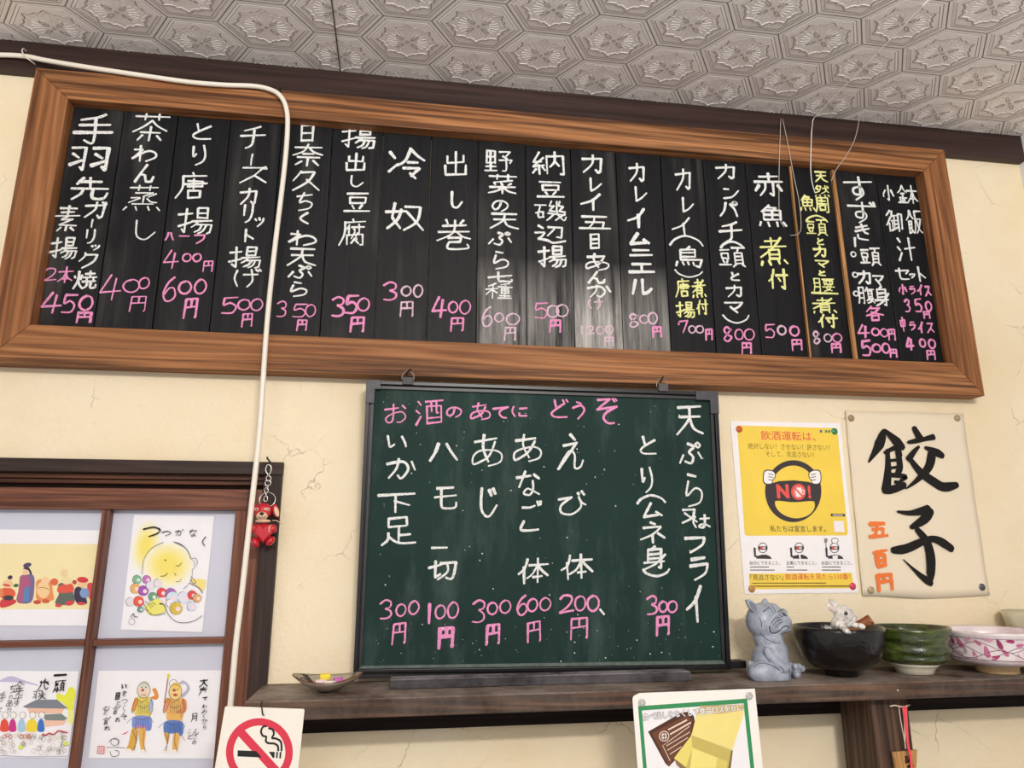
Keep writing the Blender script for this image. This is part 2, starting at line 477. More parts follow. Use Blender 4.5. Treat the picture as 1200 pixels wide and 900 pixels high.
        for p in me.polygons:
            try: f = s.bm.faces.new([V[i] for i in p.vertices])
            except ValueError: continue
            f.material_index = mi; f.normal_update()
            if f.normal.y > 0: f.normal_flip()
        bpy.data.meshes.remove(me); s.n += 1
    def done(s, name, parent, label=None): return part(name, s.bm, s.mats, parent, label)
def sheet(a, quad, th=.0004, b=0.0, pts=None):
    bm = B(); P = [at(x, y, a, b) for x, y in quad]
    f = [bm.verts.new(p) for p in P]; k = [bm.verts.new(p + Vector((0, th, 0))) for p in P]; n = len(P)
    fs = [bm.faces.new(f), bm.faces.new(k[::-1])] + [bm.faces.new((f[i], k[i], k[(i+1) % n], f[(i+1) % n])) for i in range(n)]
    bmesh.ops.recalc_face_normals(bm, faces=fs); return bm
def sub(name, parent, x0, x1, y0, y1, z0, z1, m, bev=.0008):
    bm = B(); box(bm, x0, x1, y0, y1, z0, z1, bev); return part(name, bm, m, parent)

# ================================================================== materials
def plaster():
    m, nt, N, L, P = nodes('cream_plaster'); v = coords(N, L)
    n = noise(N, L, v, 3.5, 5, .6)
    c = ramp(N, L, n, [(.3, '#ead8b4'), (.55, '#f0e2c5'), (.8, '#f3e9d1')])
    # hairline cracks and flecks
    w = N.new('ShaderNodeTexNoise'); w.inputs['Scale'].default_value = 14; w.inputs['Detail'].default_value = 6; L.new(v, w.inputs['Vector'])
    ad = N.new('ShaderNodeVectorMath'); ad.operation = 'SCALE'; ad.inputs['Scale'].default_value = .09; L.new(w.outputs['Color'], ad.inputs[0])
    a2 = N.new('ShaderNodeVectorMath'); a2.operation = 'ADD'; L.new(v, a2.inputs[0]); L.new(ad.outputs[0], a2.inputs[1])
    vo = N.new('ShaderNodeTexVoronoi'); vo.feature = 'DISTANCE_TO_EDGE'; vo.inputs['Scale'].default_value = 9; L.new(a2.outputs[0], vo.inputs['Vector'])
    cr = ramp(N, L, vo.outputs['Distance'], [(0, (1, 1, 1, 1)), (.008, (0, 0, 0, 1))])
    mk = ramp(N, L, noise(N, L, v, 7, 3), [(.53, (0, 0, 0, 1)), (.62, (.5, .5, .5, 1))])
    cm = mixc(N, L, 1.0, cr, mk, 'MULTIPLY'); c = mixc(N, L, cm, c, '#8f7f5e')
    fl = N.new('ShaderNodeTexVoronoi'); fl.inputs['Scale'].default_value = 55; L.new(v, fl.inputs['Vector'])
    fm = ramp(N, L, fl.outputs['Distance'], [(.0, (.75, .75, .75, 1)), (.07, (0, 0, 0, 1))])
    fk = ramp(N, L, noise(N, L, v, 11, 2), [(.58, (0, 0, 0, 1)), (.66, (1, 1, 1, 1))])
    c = mixc(N, L, mixc(N, L, 1.0, fm, fk, 'MULTIPLY'), c, '#7d6d4e')
    L.new(c, P.inputs['Base Color']); P.inputs['Roughness'].default_value = .85
    h = mixc(N, L, .45, noise(N, L, v, 22, 8, .6), noise(N, L, v, 130, 5, .6))
    h = mixc(N, L, cm, h, (0, 0, 0, 1))
    bump(N, L, P, h, .75, .004); return m
PL = plaster()
DARK = wood('dark_stained_wood', ('#241815', '#3a2a26', '#4a3832'), 'x', 50, .55, streak=.3)
DARKZ = wood('dark_stained_wood_upright', ('#241815', '#3a2a26', '#4a3832'), 'z', 50, .55, streak=.3)
TRIM = wood('painted_brown_trim', ('#33221e', '#3d2b27', '#453430'), 'x', 30, .5, streak=.2, bp=.1)
SASH = wood('reddish_sash_wood', ('#5a3022', '#7c4c37', '#936350'), 'x', 60, .45, streak=.35)
SASHZ = wood('reddish_sash_wood_upright', ('#5a3022', '#7c4c37', '#936350'), 'z', 60, .45, streak=.35)
CEDX = wood('brown_cedar', ('#744526', '#a06a40', '#bb8559'), 'x', 46, .62, streak=.4, bp=.4, stretch=.04)
CEDZ = wood('brown_cedar_upright', ('#744526', '#98623a', '#b07a50'), 'z', 46, .62, streak=.4, bp=.4, stretch=.04)
SHELF = wood('weathered_shelf_wood', ('#2c1c14', '#4a3122', '#6f4c34'), 'x', 55, .6, streak=.6, dust=('#a89d93', .34, .60, .7), bp=.5)  # dust colour also paints in the paler grazing-light look of the top face
POSTM = wood('post_wood', ('#33231a', '#4d382c', '#6b5242'), 'z', 45, .6, streak=.6, bp=.5)
LIGHTW = wood('light_lath_wood', ('#9c6a3c', '#b98552', '#cc9c68'), 'z', 80, .6, streak=.4)
def blackplank(name, smudge):
    m, nt, N, L, P = nodes(name); v = coords(N, L, (1, 1, .05), True)
    n2 = noise(N, L, v, 150, 6, .7); n1 = noise(N, L, v, 28, 5, .6)
    c = ramp(N, L, n2, [(.35, '#0c0d10'), (.6, '#16171b'), (.8, '#2e2e31')])
    v2 = coords(N, L, (1, 1, .35), True)
    mk = ramp(N, L, noise(N, L, v2, 9, 3), [(.5, (0, 0, 0, 1)), (.72, (.30, .30, .30, 1))])
    g = ramp(N, L, n1, [(.48, (0, 0, 0, 1)), (.75, (1, 1, 1, 1))])
    c = mixc(N, L, mixc(N, L, 1.0, mk, g, 'MULTIPLY'), c, '#8d8a86')
    if smudge:
        tc = N.new('ShaderNodeTexCoord'); sp = N.new('ShaderNodeSeparateXYZ'); L.new(tc.outputs['Object'], sp.inputs[0])
        mr = N.new('ShaderNodeMapRange'); mr.inputs[1].default_value = .23; mr.inputs[2].default_value = .12; L.new(sp.outputs[2], mr.inputs[0])
        gg = ramp(N, L, noise(N, L, v, 60, 6, .75), [(.34, (0, 0, 0, 1)), (.6, (smudge, smudge, smudge, 1))])
        mm = mixc(N, L, 1.0, gg, mr.outputs[0], 'MULTIPLY'); c = mixc(N, L, mm, c, '#c9c7c3')
    L.new(c, P.inputs['Base Color']); P.inputs['Roughness'].default_value = .5; P.inputs['Specular IOR Level'].default_value = .2
    bump(N, L, P, n2, .35, .001); return m
PLK = blackplank('blackened_plank', 0); PLK1 = blackplank('blackened_plank_dusty', .45); PLK2 = blackplank('blackened_plank_smeared', .95)
def chalk(name, hx):
    m, nt, N, L, P = nodes(name); v = coords(N, L)
    P.inputs['Base Color'].default_value = hexc(hx); P.inputs['Roughness'].default_value = .95; P.inputs['Specular IOR Level'].default_value = .1
    n = noise(N, L, v, 900, 4, .7)
    L.new(ramp(N, L, n, [(.34, (.15, .15, .15, 1)), (.50, (1, 1, 1, 1))]), P.inputs['Alpha'])
    return m
CW = chalk('white_chalk', '#eef0ef'); CP = chalk('pink_chalk', '#f29ccd'); CY = chalk('yellow_chalk', '#f2f3a6'); CF = chalk('faint_pink_chalk', '#e3c3d6')

# ================================================================== the setting
ZS = 1.319          # shelf top
bm = B(); box(bm, -1.6, 1.262, 0, .12, 1.647, 2.42); box(bm, -.192, 1.262, 0, .12, 0, 1.647); box(bm, -1.22, -.192, 0.06, .12, .9, 1.647); box(bm, -1.22, -.192, 0, .12, 0, .9); box(bm, -1.6, -1.22, 0, .12, 0, 1.647)
struct('wall_back', bm, PL)
bm = B(); box(bm, 1.262, 1.40, -.16, .12, 0, 2.3625); struct('wall_right', bm, flat('#e6e6ea', .6))
bm = B(); box(bm, -1.6, 2.6, -3.2, .12, -.05, 0); struct('floor', bm, wood('floor_boards', ('#84786c', '#a2968a', '#b2a698'), 'x', 20, .5))
GRIME_SHADE = flat('#8f8582', .6); HEX2 = flat('#f2edea', .55)  # pattern lines: grime and the shading of the grooves in one darker colour
bm = B(); box(bm, -1.6, 2.6, -3.2, .12, 2.3625, 2.42)
ceil = struct('ceiling', bm, flat('#b0a6a1', .7))
# embossed hexagonal ceiling panels
def ridge(bm, pts, w, h, z, mi, closed=True):
    n = len(pts); V = []
    for i in range(n):
        a = pts[(i-1) % n] if closed else pts[max(i-1, 0)]; b = pts[(i+1) % n] if closed else pts[min(i+1, n-1)]
        dx, dy = b[0]-a[0], b[1]-a[1]; l = math.hypot(dx, dy) or 1; nx, ny = -dy/l*w/2, dx/l*w/2; p = pts[i]
        V.append([bm.verts.new((p[0]+nx, p[1]+ny, z)), bm.verts.new((p[0], p[1], z-h)), bm.verts.new((p[0]-nx, p[1]-ny, z))])
    for i in range(n if closed else n-1):
        a, b = V[i], V[(i+1) % n]
        for k in (0, 1): f = bm.faces.new((a[k], b[k], b[k+1], a[k+1])); f.material_index = mi
hx_ = [(.0775, 0), (.039, .0545), (-.039, .0545), (-.0775, 0), (-.039, -.0545), (.039, -.0545)]
def hexring(s, z): return [(x*s, y*s, z) for x, y in hx_]
bm = B()
lv = [(.99, .0015), (.985, 0.0), (.90, 0.0), (.885, .0006), (.86, .0006), (.845, 0.0), (.82, 0.0), (.805, .0005), (.79, 0.)]
rings = [[bm.verts.new(p) for p in hexring(s, z)] for s, z in lv]
for ri, (a, b) in enumerate(zip(rings, rings[1:])):
    for k in range(6):
        f = bm.faces.new((a[k], a[(k+1) % 6], b[(k+1) % 6], b[k])); f.material_index = 1 if ri in (0, 2, 6) else 0
bm.faces.new(rings[-1])
out = []
for k in range(96):
    t = 2*math.pi*k/96; r = 1 + .07*abs(math.sin(12*t))
    d = (t % (math.pi/4)); d = min(d, math.pi/4 - d)
    if d < .12: r += .24 * (1 - d/.12)
    out.append((.043*r*math.cos(t), .033*r*math.sin(t)))
ridge(bm, out, .0017, .0011, 0, 1)
ridge(bm, [(x*.9, y*.9) for x, y in out], .0012, .0008, 0, 0)
for k in range(4):
    t = math.radians(42 if k % 2 == 0 else 138) + (math.pi if k > 1 else 0); c, s_ = math.cos(t), math.sin(t)*.85
    P = []
    for q in range(12):
        u = math.pi*2*q/12; X = .0165 + .0085*math.cos(u); Y = .0028*math.sin(u); P.append((X*c - Y*s_, X*s_ + Y*c))
    ridge(bm, P, .0013, .0012, 0, 1)
for k in range(24):
    t = 2*math.pi*(k+.5)/24
    ridge(bm, [(.018*math.cos(t), .014*math.sin(t)), (.034*math.cos(t), .026*math.sin(t))], .0011, .0007, 0, 0, False)
ridge(bm, [(.003, 0), (0, .003), (-.003, 0), (0, -.003)], .0014, .001, 0, 1)
hexme = bpy.data.meshes.new('hexagon_panel'); bm.to_mesh(hexme); bm.free(); hexme.materials.append(HEX2); hexme.materials.append(GRIME_SHADE)
for i in range(-13, 17):
    for j in range(0, 8):
        x = .0975 + .1166*i; y = -.0577 - .109*j - (.0545 if i % 2 else 0)
        o = bpy.data.objects.new('hexagon_panel', hexme); COL.objects.link(o); o.parent = ceil; o.location = (x, y, 2.361)
    if i % 2:
        o = bpy.data.objects.new('hexagon_panel', hexme); COL.objects.link(o); o.parent = ceil; o.location = (.0975 + .1166*i, -.0032, 2.361)
bm = B(); box(bm, -.1395, -.138, -.7, 0, 2.3595, 2.362); part('seam', bm, flat('#2a211d', .8), ceil)
bm = B(); box(bm, -1.6, 1.40, -.017, .0, 2.303, 2.3625, .0015); struct('trim_1', bm, TRIM)            # ceiling moulding
# window: lintel, jamb, recessed head, sliding sash
bm = B(); box(bm, -1.24, -.189, -.012, .0, 1.6275, 1.6475, .001); struct('trim_2', bm, DARK)
bm = B(); box(bm, -.213, -.1895, -.012, .0, .9, 1.6272, .001); box(bm, -.2175, -.2132, -.006, .01, .9, 1.6272, .0008); box(bm, -1.24, -1.218, -.012, .0, .9, 1.6272, .001); struct('trim_3', bm, DARKZ)
bm = B(); box(bm, -1.22, -.2178, .002, .055, 1.6195, 1.627, .0005); box(bm, -1.22, -.2178, .008, .055, 1.6125, 1.6192, .001); box(bm, -1.22, -.2178, .03, .055, 1.607, 1.612)
struct('trim_4', bm, wood('groove_rail_wood', ('#2a130c', '#4a2617', '#6a4028'), 'x', 40, .45))
bm = B(); box(bm, -.243, -.2182, .012, .055, .9, 1.6065, .001); struct('trim_5', bm, SASHZ)
win = bpy.data.objects.new('window_1', None); COL.objects.link(win); win.location = (-.6, .03, 1.0); win['kind'] = 'structure'
sub('top_rail', win, -1.2, -.2435, .016, .04, 1.574, 1.6065, SASH)
sub('stile', win, -.2605, -.2437, .0155, .041, .95, 1.5735, SASHZ)
sub('muntin', win, -.4575, -.4465, .018, .038, .95, 1.5735, SASHZ)
sub('muntin', win, -1.18, -.886, .0185, .038, 1.375, 1.3835, SASH)
sub('muntin', win, -.6595, -.458, .0185, .038, 1.375, 1.3835, SASH)
sub('muntin', win, -.885, -.875, .018, .038, .95, 1.5735, SASHZ)
sub('stile', win, -1.2, -1.181, .0155, .041, .95, 1.5735, SASHZ)
sub('bottom_rail', win, -1.18, -.261, .016, .04, .915, .949, SASH)
sub('muntin', win, -.446, -.261, .0185, .038, 1.375, 1.3835, SASH)
sub('muntin', win, -.670, -.660, .018, .038, .95, 1.5735, SASHZ)
sub('muntin', win, -.8745, -.6705, .0185, .038, 1.375, 1.3835, SASH)
PANE = flat('#cfd2e2', .35, 0, .04, 5)
for x0, x1 in ((-1.1808, -.8852), (-.8748, -.6702), (-.6598, -.4578), (-.4462, -.2608)):
    for z0, z1 in ((1.3838, 1.5738), (.95, 1.3748)): sub('pane', win, x0, x1, .034, .040, z0, z1, PANE, 0)
# rail under the shelf
bm = B(); box(bm, -.188, 1.262, -.03, 0, 1.2555, 1.2948, .001); struct('trim_6', bm, wood('under_rail_wood', ('#150d0a', '#21140f', '#2c1b14'), 'x', 40, .8))  # near-black tones put the shade under the shelf into the wood colour
# shelf and post
bm = B(); box(bm, -.1945, 1.262, -.14, -.0005, 1.2952, ZS, .0012)
solo('wall_shelf', bm, SHELF, 'long weathered dark wooden shelf running under the chalkboard', 'shelf', (.5, -.07, 1.2952))
xa = at(984, 831, -.03).x; yp = -.031
while at(1020, 826, yp).x > xa: yp -= .001
xb = at(1064, 826, yp).x
bm = B(); box(bm, xa, xb, yp, -.0302, 0, 1.2948, .002)
solo('wooden_post', bm, POSTM, 'dark grained wooden post standing under the shelf at right', 'post', ((xa+xb)/2, -.05, 0))

# ================================================================== menu board of chalked planks
mb = thing('menu_board', 'wide black plank menu in brown cedar frame under the ceiling, chalked with dish prices', 'menu board', (.21, 0, 1.789))
X0, X1, Z0, Z1 = -.632, 1.0585, 1.789, 2.299; x0, x1, z0, z1 = -.5755, 1.004, 1.850, 2.246
for pts, m in ((((X0, Z1), (X1, Z1), (x1, z1), (x0, z1)), CEDX), (((X0, Z0), (x0, z0), (x1, z0), (X1, Z0)), CEDX), (((X0, Z0), (X0, Z1), (x0, z1), (x0, z0)), CEDZ), (((X1, Z1), (X1, Z0), (x1, z0), (x1, z1)), CEDZ)):
    c = (sum(p[0] for p in pts)/4, sum(p[1] for p in pts)/4)
    pts = [(c[0] + (p[0]-c[0])*.9998, c[1] + (p[1]-c[1])*.9995) for p in pts]
    bm = B(); prism(bm, pts, -.035, -.0003, 0, .0012); part('frame_rail', bm, m, mb)
PX = [-.575, -.494, -.407, -.320, -.233, -.1455, -.057, .0292, .1145, .2025, .288, .3755, .4635, .549, .636, .7265, .817, .914, 1.0035]
def chars(t):
    out = []
    for q in t.split():
        a = q.split(','); out.append((a[0], float(a[1]), float(a[2]), float(a[3]), float(a[4]), a[5] if len(a) > 5 else '', float(a[6]) if len(a) > 6 else 0))
    return out
PW = ['手,110,151,48,36,w,5 羽,105,187,48,30,w,4.6 先,105,221,46,28,w,4 ガ,112,246,26,20 ー,108,262,5,10 リ,106,277,13,17 ッ,112,290,11,7 ク,104,305,24,20 焼,100,328,28,22 素,79,256,30,32 揚,75,291,32,26 2,59,322,16,16,p,2.4 本,77,322,18,20,p,2.4 4,61,355,24,27,p,3.2 5,81,356,18,22,p,3.2 0,101,355,16,18,p,3.2 円,99,372,20,13,p,3.6',
 '茶,177,149,42,34 わ,170,180,30,20 ん,170,203,22,22 蒸,168,232,44,32,w,2.2 し,168,269,30,24,w,2.2 4,130,337,26,32,p 0,154,335,20,16,p 0,169,332,12,14,p,2 円,162,356,22,20,p,2',
 'と,237,154,26,20 り,234,182,20,24 唐,225,217,38,32 揚,229,259,42,32 ハ,199,277,10,10,p,2.4 一横,216,277,12,4,p,2.4 フ,234,280,14,12,p,2.4 4,201,304,18,23,p 0,219,302,10,10,p,2.4 0,231,302,10,10,p,2.4 円,244,312,13,14,p,2 6,199,339,16,30,p,3.2 0,217,337,15,16,p,3.2 0,235,336,14,18,p,3.2 円,224,361,17,25,p,3.4',
 'チ,296,161,30,28 ー,295,187,5,14 ズ,297,205,32,20 カ,292,230,22,20 リ,291,250,14,22 ッ,304,260,12,12 ト,291,276,16,16 揚,287,302,38,26 げ,290,326,32,22 5,269,358,20,20,p 0,286,357,15,13,p 0,301,357,14,15,p 円,290,375,14,17,p',
 '日,360,156,20,20 奈,361,182,36,28 久,359,212,32,24 ち,356,236,22,22 く,355,256,18,14 わ,355,279,34,18 天,354,301,34,22 ぷ,352,319,28,18 ら,349,339,26,18 3,330,362,14,19,p 5,351,364,18,16,p 0,364,364,12,15,p 円,354,381,13,14,p',
 '揚,420,161,40,28 出,417,190,24,22 し,417,212,18,14 豆,419,237,32,24 腐,413,272,32,32,w,2.4 3,396,359,18,24,p,3.2 5,412,357,16,22,p,3.2 0,426,357,14,16,p,3.2 円,419,380,18,19,p,3.2',
 '冷,477,192,44,38,w,3.6 奴,474,254,46,34,w,3.6 3,457,341,20,22,p,3.2 0,476,341,12,12,f,2.4 0,490,341,11,15,f,2.4 円,477,362,18,19,f,2.4',
 '出,534,192,28,30 し,534,234,16,20 巻,532,275,42,38 4,515,360,18,26,p,3 0,531,360,11,14,p 0,545,360,13,17,p 円,536,380,17,17,p',
 '野,584,189,34,26 菜,589,216,34,24 の,586,241,20,16 天,591,259,34,19 ぷ,586,280,28,18 ら,586,305,24,22 七,587,325,30,13 種,585,341,32,20,w,2 6,571,371,13,23,f,2.2 0,585,372,11,11,f,2.2 0,601,374,16,14,f,2.2 円,598,391,15,17,f,2.2',
 '納,642,191,40,28 豆,645,222,32,20 磯,645,247,38,24,w,2.4 辺,645,274,38,22 揚,647,301,34,26 5,634,364,18,18,p 0,648,365,14,15,f,2.2 0,659,364,14,15,f,2.2 円,651,382,15,16,p,2.6',
 'カ,695,192,26,22 レ,697,216,16,16 イ,694,237,28,20 五,697,261,38,18 目,697,283,14,18 あ,700,307,30,20 ん,699,325,20,14 か,702,341,28,15 け,699,356,20,12,f,2 1,682,387,2,10,f,2 2,692,387,9,10,f,2 0,703,387,8,10,f,2 0,714,386,9,10,f,2 円,714,400,12,11,f,2',
 'カ,747,202,20,22 レ,750,227,16,18 イ,747,256,24,24,w,4 ム,749,280,24,14,w,4 ニ,751,296,28,8,w,3.2 エ,752,314,30,12,w,3.6 ル,752,336,24,18,w,4 8,743,376,14,18,f,2.2 0,755,374,11,10,f,2.2 0,765,373,11,14,f,2.2 円,770,389,12,13,p,2.4',
 'カ,801,210,20,26 レ,805,240,16,18 イ,800,266,26,22 弧,804,282,40,12 鳥,807,301,32,26 底,807,321,34,8,w,2.4 唐,800,337,18,22,y,2.2 揚,803,363,22,19,y,2.2 煮,819,338,16,22,y,2.2 付,823,360,14,18,y,2.2 7,801,383,12,15,p,2.4 0,811,386,8,9,f,2 0,820,386,9,9,f,2 円,831,392,9,14,p,2.2',
 'カ,851,201,24,18 ン,856,226,20,14 パ,854,245,22,18,w,3.6 チ,856,272,28,24 弧,858,287,28,8 頭,858,302,32,24,w,2.4 と,861,324,12,10,w,2.4 カ,861,341,20,14,w,2.6 マ,860,360,24,14,w,2.6 底,863,374,32,10,w,2.6 8,853,392,13,19,p 0,866,392,10,13,p 0,878,392,12,14,p 円,875,408,13,14,p',
 '赤,901,216,34,28,w,3.4 魚,905,253,32,26 煮,906,294,32,34,y,3 付,912,327,24,24,y,3 5,902,388,13,16,p 0,916,387,10,11,f,2.2 0,931,388,11,12,p,2.4 円,934,404,14,14,p,2.4',
 '天,962,207,15,13,y,2.4 然,963,224,17,14,y,1.8 魚,946,238,18,19,y,2.2 周,963,240,17,19,y,2.2 弧,957,256,26,7,y,2 頭,957,267,26,19,y,1.9 と,961,283,9,8,y,2 カ,961,295,16,12,y,2.6 マ,963,309,18,9,y,2.2 と,963,320,9,6,y,2 腰,965,334,26,16,y,1.9 一横,967,344,32,4,y,2.4 煮,966,358,28,19,y,2.4 付,970,376,24,16,y,3 8,957,396,10,16,f,2.2 0,970,396,9,10,f,2.2 0,981,396,11,11,p,2.4 円,980,408,13,11,p,2.4',
 'す,1006,221,34,28 ず,1010,249,34,26 き,1011,272,22,20 ー,1002,284,5,11 丸,1000,298,6,6,w,2 頭,1020,301,25,21,w,2.2 丸,1002,322,6,6,w,2 カ,1013,325,17,16,w,3 マ,1029,328,14,12,w,2.6 丸,1003,344,6,6,w,2 腹,1015,346,20,20,w,2 身,1033,347,17,24,w,2.6 各,1025,367,22,18,p,2.4 4,1012,388,14,16,p,2.8 0,1026,389,9,9,p,2.2 0,1036,390,9,10,p,2.2 円,1045,392,9,14,p,2.2 5,1015,408,12,18,p,3 0,1027,408,10,10,p,2.2 0,1038,408,9,12,p,2.2 円,1047,414,9,10,p,2.2',
 '小,1041,226,12,18,w,2.2 鉢,1063,228,24,22,w,2.2 御,1048,259,20,26,w,2.2 飯,1071,260,18,28,w,2.2 汁,1062,292,22,28,w,2.6 セ,1057,321,16,14,w,2.4 ッ,1069,323,7,6,w,2 ト,1079,321,12,18,w,2.6 小,1058,339,9,12,p,2.2 ラ,1069,340,7,10,p,2 イ,1078,340,7,12,p,2.2 ス,1087,341,7,12,p,2.2 3,1063,358,7,15,p,2.2 5,1076,358,9,15,p,2.2 0,1088,359,7,12,p,2.2 円,1086,369,8,9,p,2 中,1058,380,7,18,p,2.2 ラ,1069,382,7,10,p,2 イ,1079,384,6,13,p,2.2 ス,1090,384,8,12,p,2.2 4,1066,403,9,16,p,2.8 0,1081,402,7,10,p,2.2 0,1092,403,8,11,p,2.2 円,1091,416,11,12,p,2.2']
CM = {'': CW, 'w': CW, 'p': CP, 'y': CY, 'f': CF}
for i in range(18):
    bm = B(); yf = -.0135 + random.uniform(-.0008, .0008)
    box(bm, PX[i] + .0007, PX[i+1] - .0007, yf, -.002, z0 + .0005, z1 - .0005, .0011)
    pl = part('plank', bm, PLK2 if i == 10 else (PLK1 if i in (9, 8, 11) else PLK), mb)
    for nm, lab, cs in (('dish_name', None, ('', 'w', 'y')), ('price', 'price in pink chalk', ('p', 'f'))):
        ik = Ink(yf)
        for ch, cx, cy, w, h, c, sw in chars(PW[i]):
            if c in cs: ik.glyph(ch, cx, cy, w, h, CM[c], sw or (2.9 if c in ('', 'w') else 2.3))
        ik.done(nm, pl)
for i, w in ((15, .0035), (16, .0075)):
    bm = B(); box(bm, PX[i] - w/2, PX[i] + w/2, -.0205, -.0146, z0 + .001, z1 - .004, .0006); part('lath', bm, LIGHTW, mb, 'pale wooden lath strip between black planks')

# ================================================================== green chalkboard hung below
BA, BB = -.05 - (.022/.44)*1.79, .0  # tilt: top forward
BBt = -.05; 
zt, zb = at(600, 448, -.05).z, at(600, 787, -.03).z
BS = (-.05 - -.03) / (zt - zb); BA = -.05 - BS * zt
def on(px, py, d=0.0): p = at(px, py, BA + d, BS); return p
cb = thing('chalkboard', 'green chalkboard in black plastic frame, chalked with snacks and prices above shelf', 'chalkboard', (at(636, 787, -.03).x, -.02, zb))
O = [(430, 445.5), (841, 459.5), (857, 785), (414, 789)]; I = [(439, 455.5), (832, 468.5), (846.5, 774), (424, 780.5)]
def bsheet(quad, d, th, bev=0):
    bm = B(); P = [on(x, y, d) for x, y in quad]; n = len(P)
    f = [bm.verts.new(p) for p in P]; k = [bm.verts.new(p + Vector((0, th, 0))) for p in P]
    fs = [bm.faces.new(f), bm.faces.new(k[::-1])] + [bm.faces.new((f[i], k[i], k[(i+1) % n], f[(i+1) % n])) for i in range(n)]
    bmesh.ops.recalc_face_normals(bm, faces=fs)
    if bev: bmesh.ops.bevel(bm, geom=bm.edges[:], offset=bev, segments=2, affect='EDGES', profile=.5)
    return bm
def boardmat():
    m, nt, N, L, P = nodes('green_chalkboard'); v = coords(N, L)
    n = noise(N, L, v, 5, 6, .65); n2 = noise(N, L, coords(N, L, (1, 1, .25)), 18, 6, .7)
    c = ramp(N, L, n, [(.3, '#182d2a'), (.7, '#213a36')])
    f = ramp(N, L, n2, [(.5, (0, 0, 0, 1)), (.8, (.28, .28, .28, 1))]); c = mixc(N, L, f, c, '#6f857d')
    L.new(c, P.inputs['Base Color']); P.inputs['Roughness'].default_value = .65; P.inputs['Specular IOR Level'].default_value = .15; return m
part('writing_surface', bsheet([(436, 452), (835, 465), (850, 778), (420, 784)], .006, .004), boardmat(), cb)
BLK = flat('#16161a', .35, 0, .3, 30); GRY = flat('#55565c', .45, 0, .25, 60); LIP = flat('#66756f', .6, 0, .5, 90)
for a, b in ((0, 1), (1, 2), (2, 3), (3, 0)):
    o0, o1, i0, i1 = O[a], O[b], I[a], I[b]
    md = lambda p, q, t: (p[0] + (q[0]-p[0])*t, p[1] + (q[1]-p[1])*t)
    t1, t2 = (.45, .62) if a != 2 else (.5, .6)
    fr = part('frame_rail', bsheet([o0, o1, md(o1, i1, t1), md(o0, i0, t1)], 0, .018, .0008), BLK, cb)
    part('inner_lip', bsheet([md(o0, i0, t2), md(o1, i1, t2), i1, i0], .0025, .010, .0004), flat('#2e2f33', .4, 0, .5, 70) if a != 2 else LIP, fr)
    part('channel', bsheet([md(o0, i0, t1), md(o1, i1, t1), md(o1, i1, t2), md(o0, i0, t2)], .006, .006), BLK, fr)
for P in ([(429.3, 444.5), (446, 445), (446, 456), (439.5, 455.8), (438.5, 472.5), (428.3, 472)], [(841.6, 458.5), (843, 484.5), (833.5, 484.5), (832.5, 469), (816, 468.3), (815.5, 457.6)]):
    part('corner_cap', bsheet(P, -.0015, .02, .0006), flat('#484950', .5, 0, .4, 70), cb)
BW = '''お,463,485,26,24,p,2.4 酒,503,483,34,30,p,2.4 の,532,483,19,15,p,2.4 あ,563,482,25,21,p,2.4 て,587,483,20,15,p,2.4 に,610,482,20,14,p,2.4 ど,655,479,22,22,p,2.4 う,678,481,17,21,p,2.4 ぞ,710,482,28,30,p,2.8
い,464,518,28,18 か,470,549,36,24 下,464,589,46,24 足,467,622,42,34 ハ,520,529,34,22,w,4 モ,522,583,30,30 一,515,642,19,5 切,518,668,34,24 あ,571,528,38,40 じ,571,588,24,36,w,4
あ,618,525,36,34 な,619,566,28,30 ご,621,605,26,36 体,625,669,36,30 え,669,529,30,42 び,670,590,36,30 体,676,664,38,30 と,759,522,22,22 り,759,562,16,30 弧,763,585,34,10 ム,764,598,24,18 ネ,765,624,30,26 身,767,653,27,28 底,769,671,33,9
天,808,492,32,36 ぷ,809,532,28,30 ら,812,574,28,40 又,808,604,18,18 は,822,611,20,16,w,2.8 フ,815,638,28,20,w,3.8 ラ,819,666,24,28,w,3.8 イ,815,708,22,44,w,4
3,452,714,17,23,p 0,470,715,12,15,p 0,485,712,12,17,p 円,468,742,18,27,p 1,503,719,4,25,p,4 0,516,717,12,17,p 0,531,715,13,20,p 円,523,747,20,26,p,4.6 3,561,716,18,28,p 0,577,713,12,15,p 0,592,711,13,16,p 円,578,743,18,25,p,3.6 6,612,709,13,24,p 0,624,709,12,16,p 0,639,708,13,16,p 円,626,740,18,26,p
2,664,708,18,22,p 0,680,707,13,18,p 0,695,707,14,19,p 円,679,736,24,27,p 3,764,709,15,23,p,2.6 0,777,711,10,13,p,2.6 0,788,711,11,14,p,2.6 円,777,733,17,24,p,3.4'''
BC = chars(BW); COLS = [(440, 494), (494, 541), (541, 597), (597, 645), (645, 700), (740, 796), (796, 835)]
ik = Ink(BA + .006, BS)
for ch, cx, cy, w, h, c, sw in BC:
    if cy < 500 and c == 'p': ik.glyph(ch, cx, cy, w, h, CP, sw or 2.4)
ik.done('heading', cb, 'pink chalk heading line')
for a, b in COLS:
    for nm, pk, lab in (('dish_name', False, None), ('price', True, 'price in pink chalk')):
        ik = Ink(BA + .006, BS); n = 0
        for ch, cx, cy, w, h, c, sw in BC:
            if (c == 'p') == pk and a <= cx < b and not (cy < 500 and c == 'p'): ik.glyph(ch, cx, cy, w, h, CM[c], sw or (3.1 if not pk else 2.6)); n += 1
        if nm == 'price' and a == 645: ik.line([(703, 714), (708, 720)], 2.4, CW)
        if n: ik.done(nm, cb)
ik = Ink(BA + .006, BS)
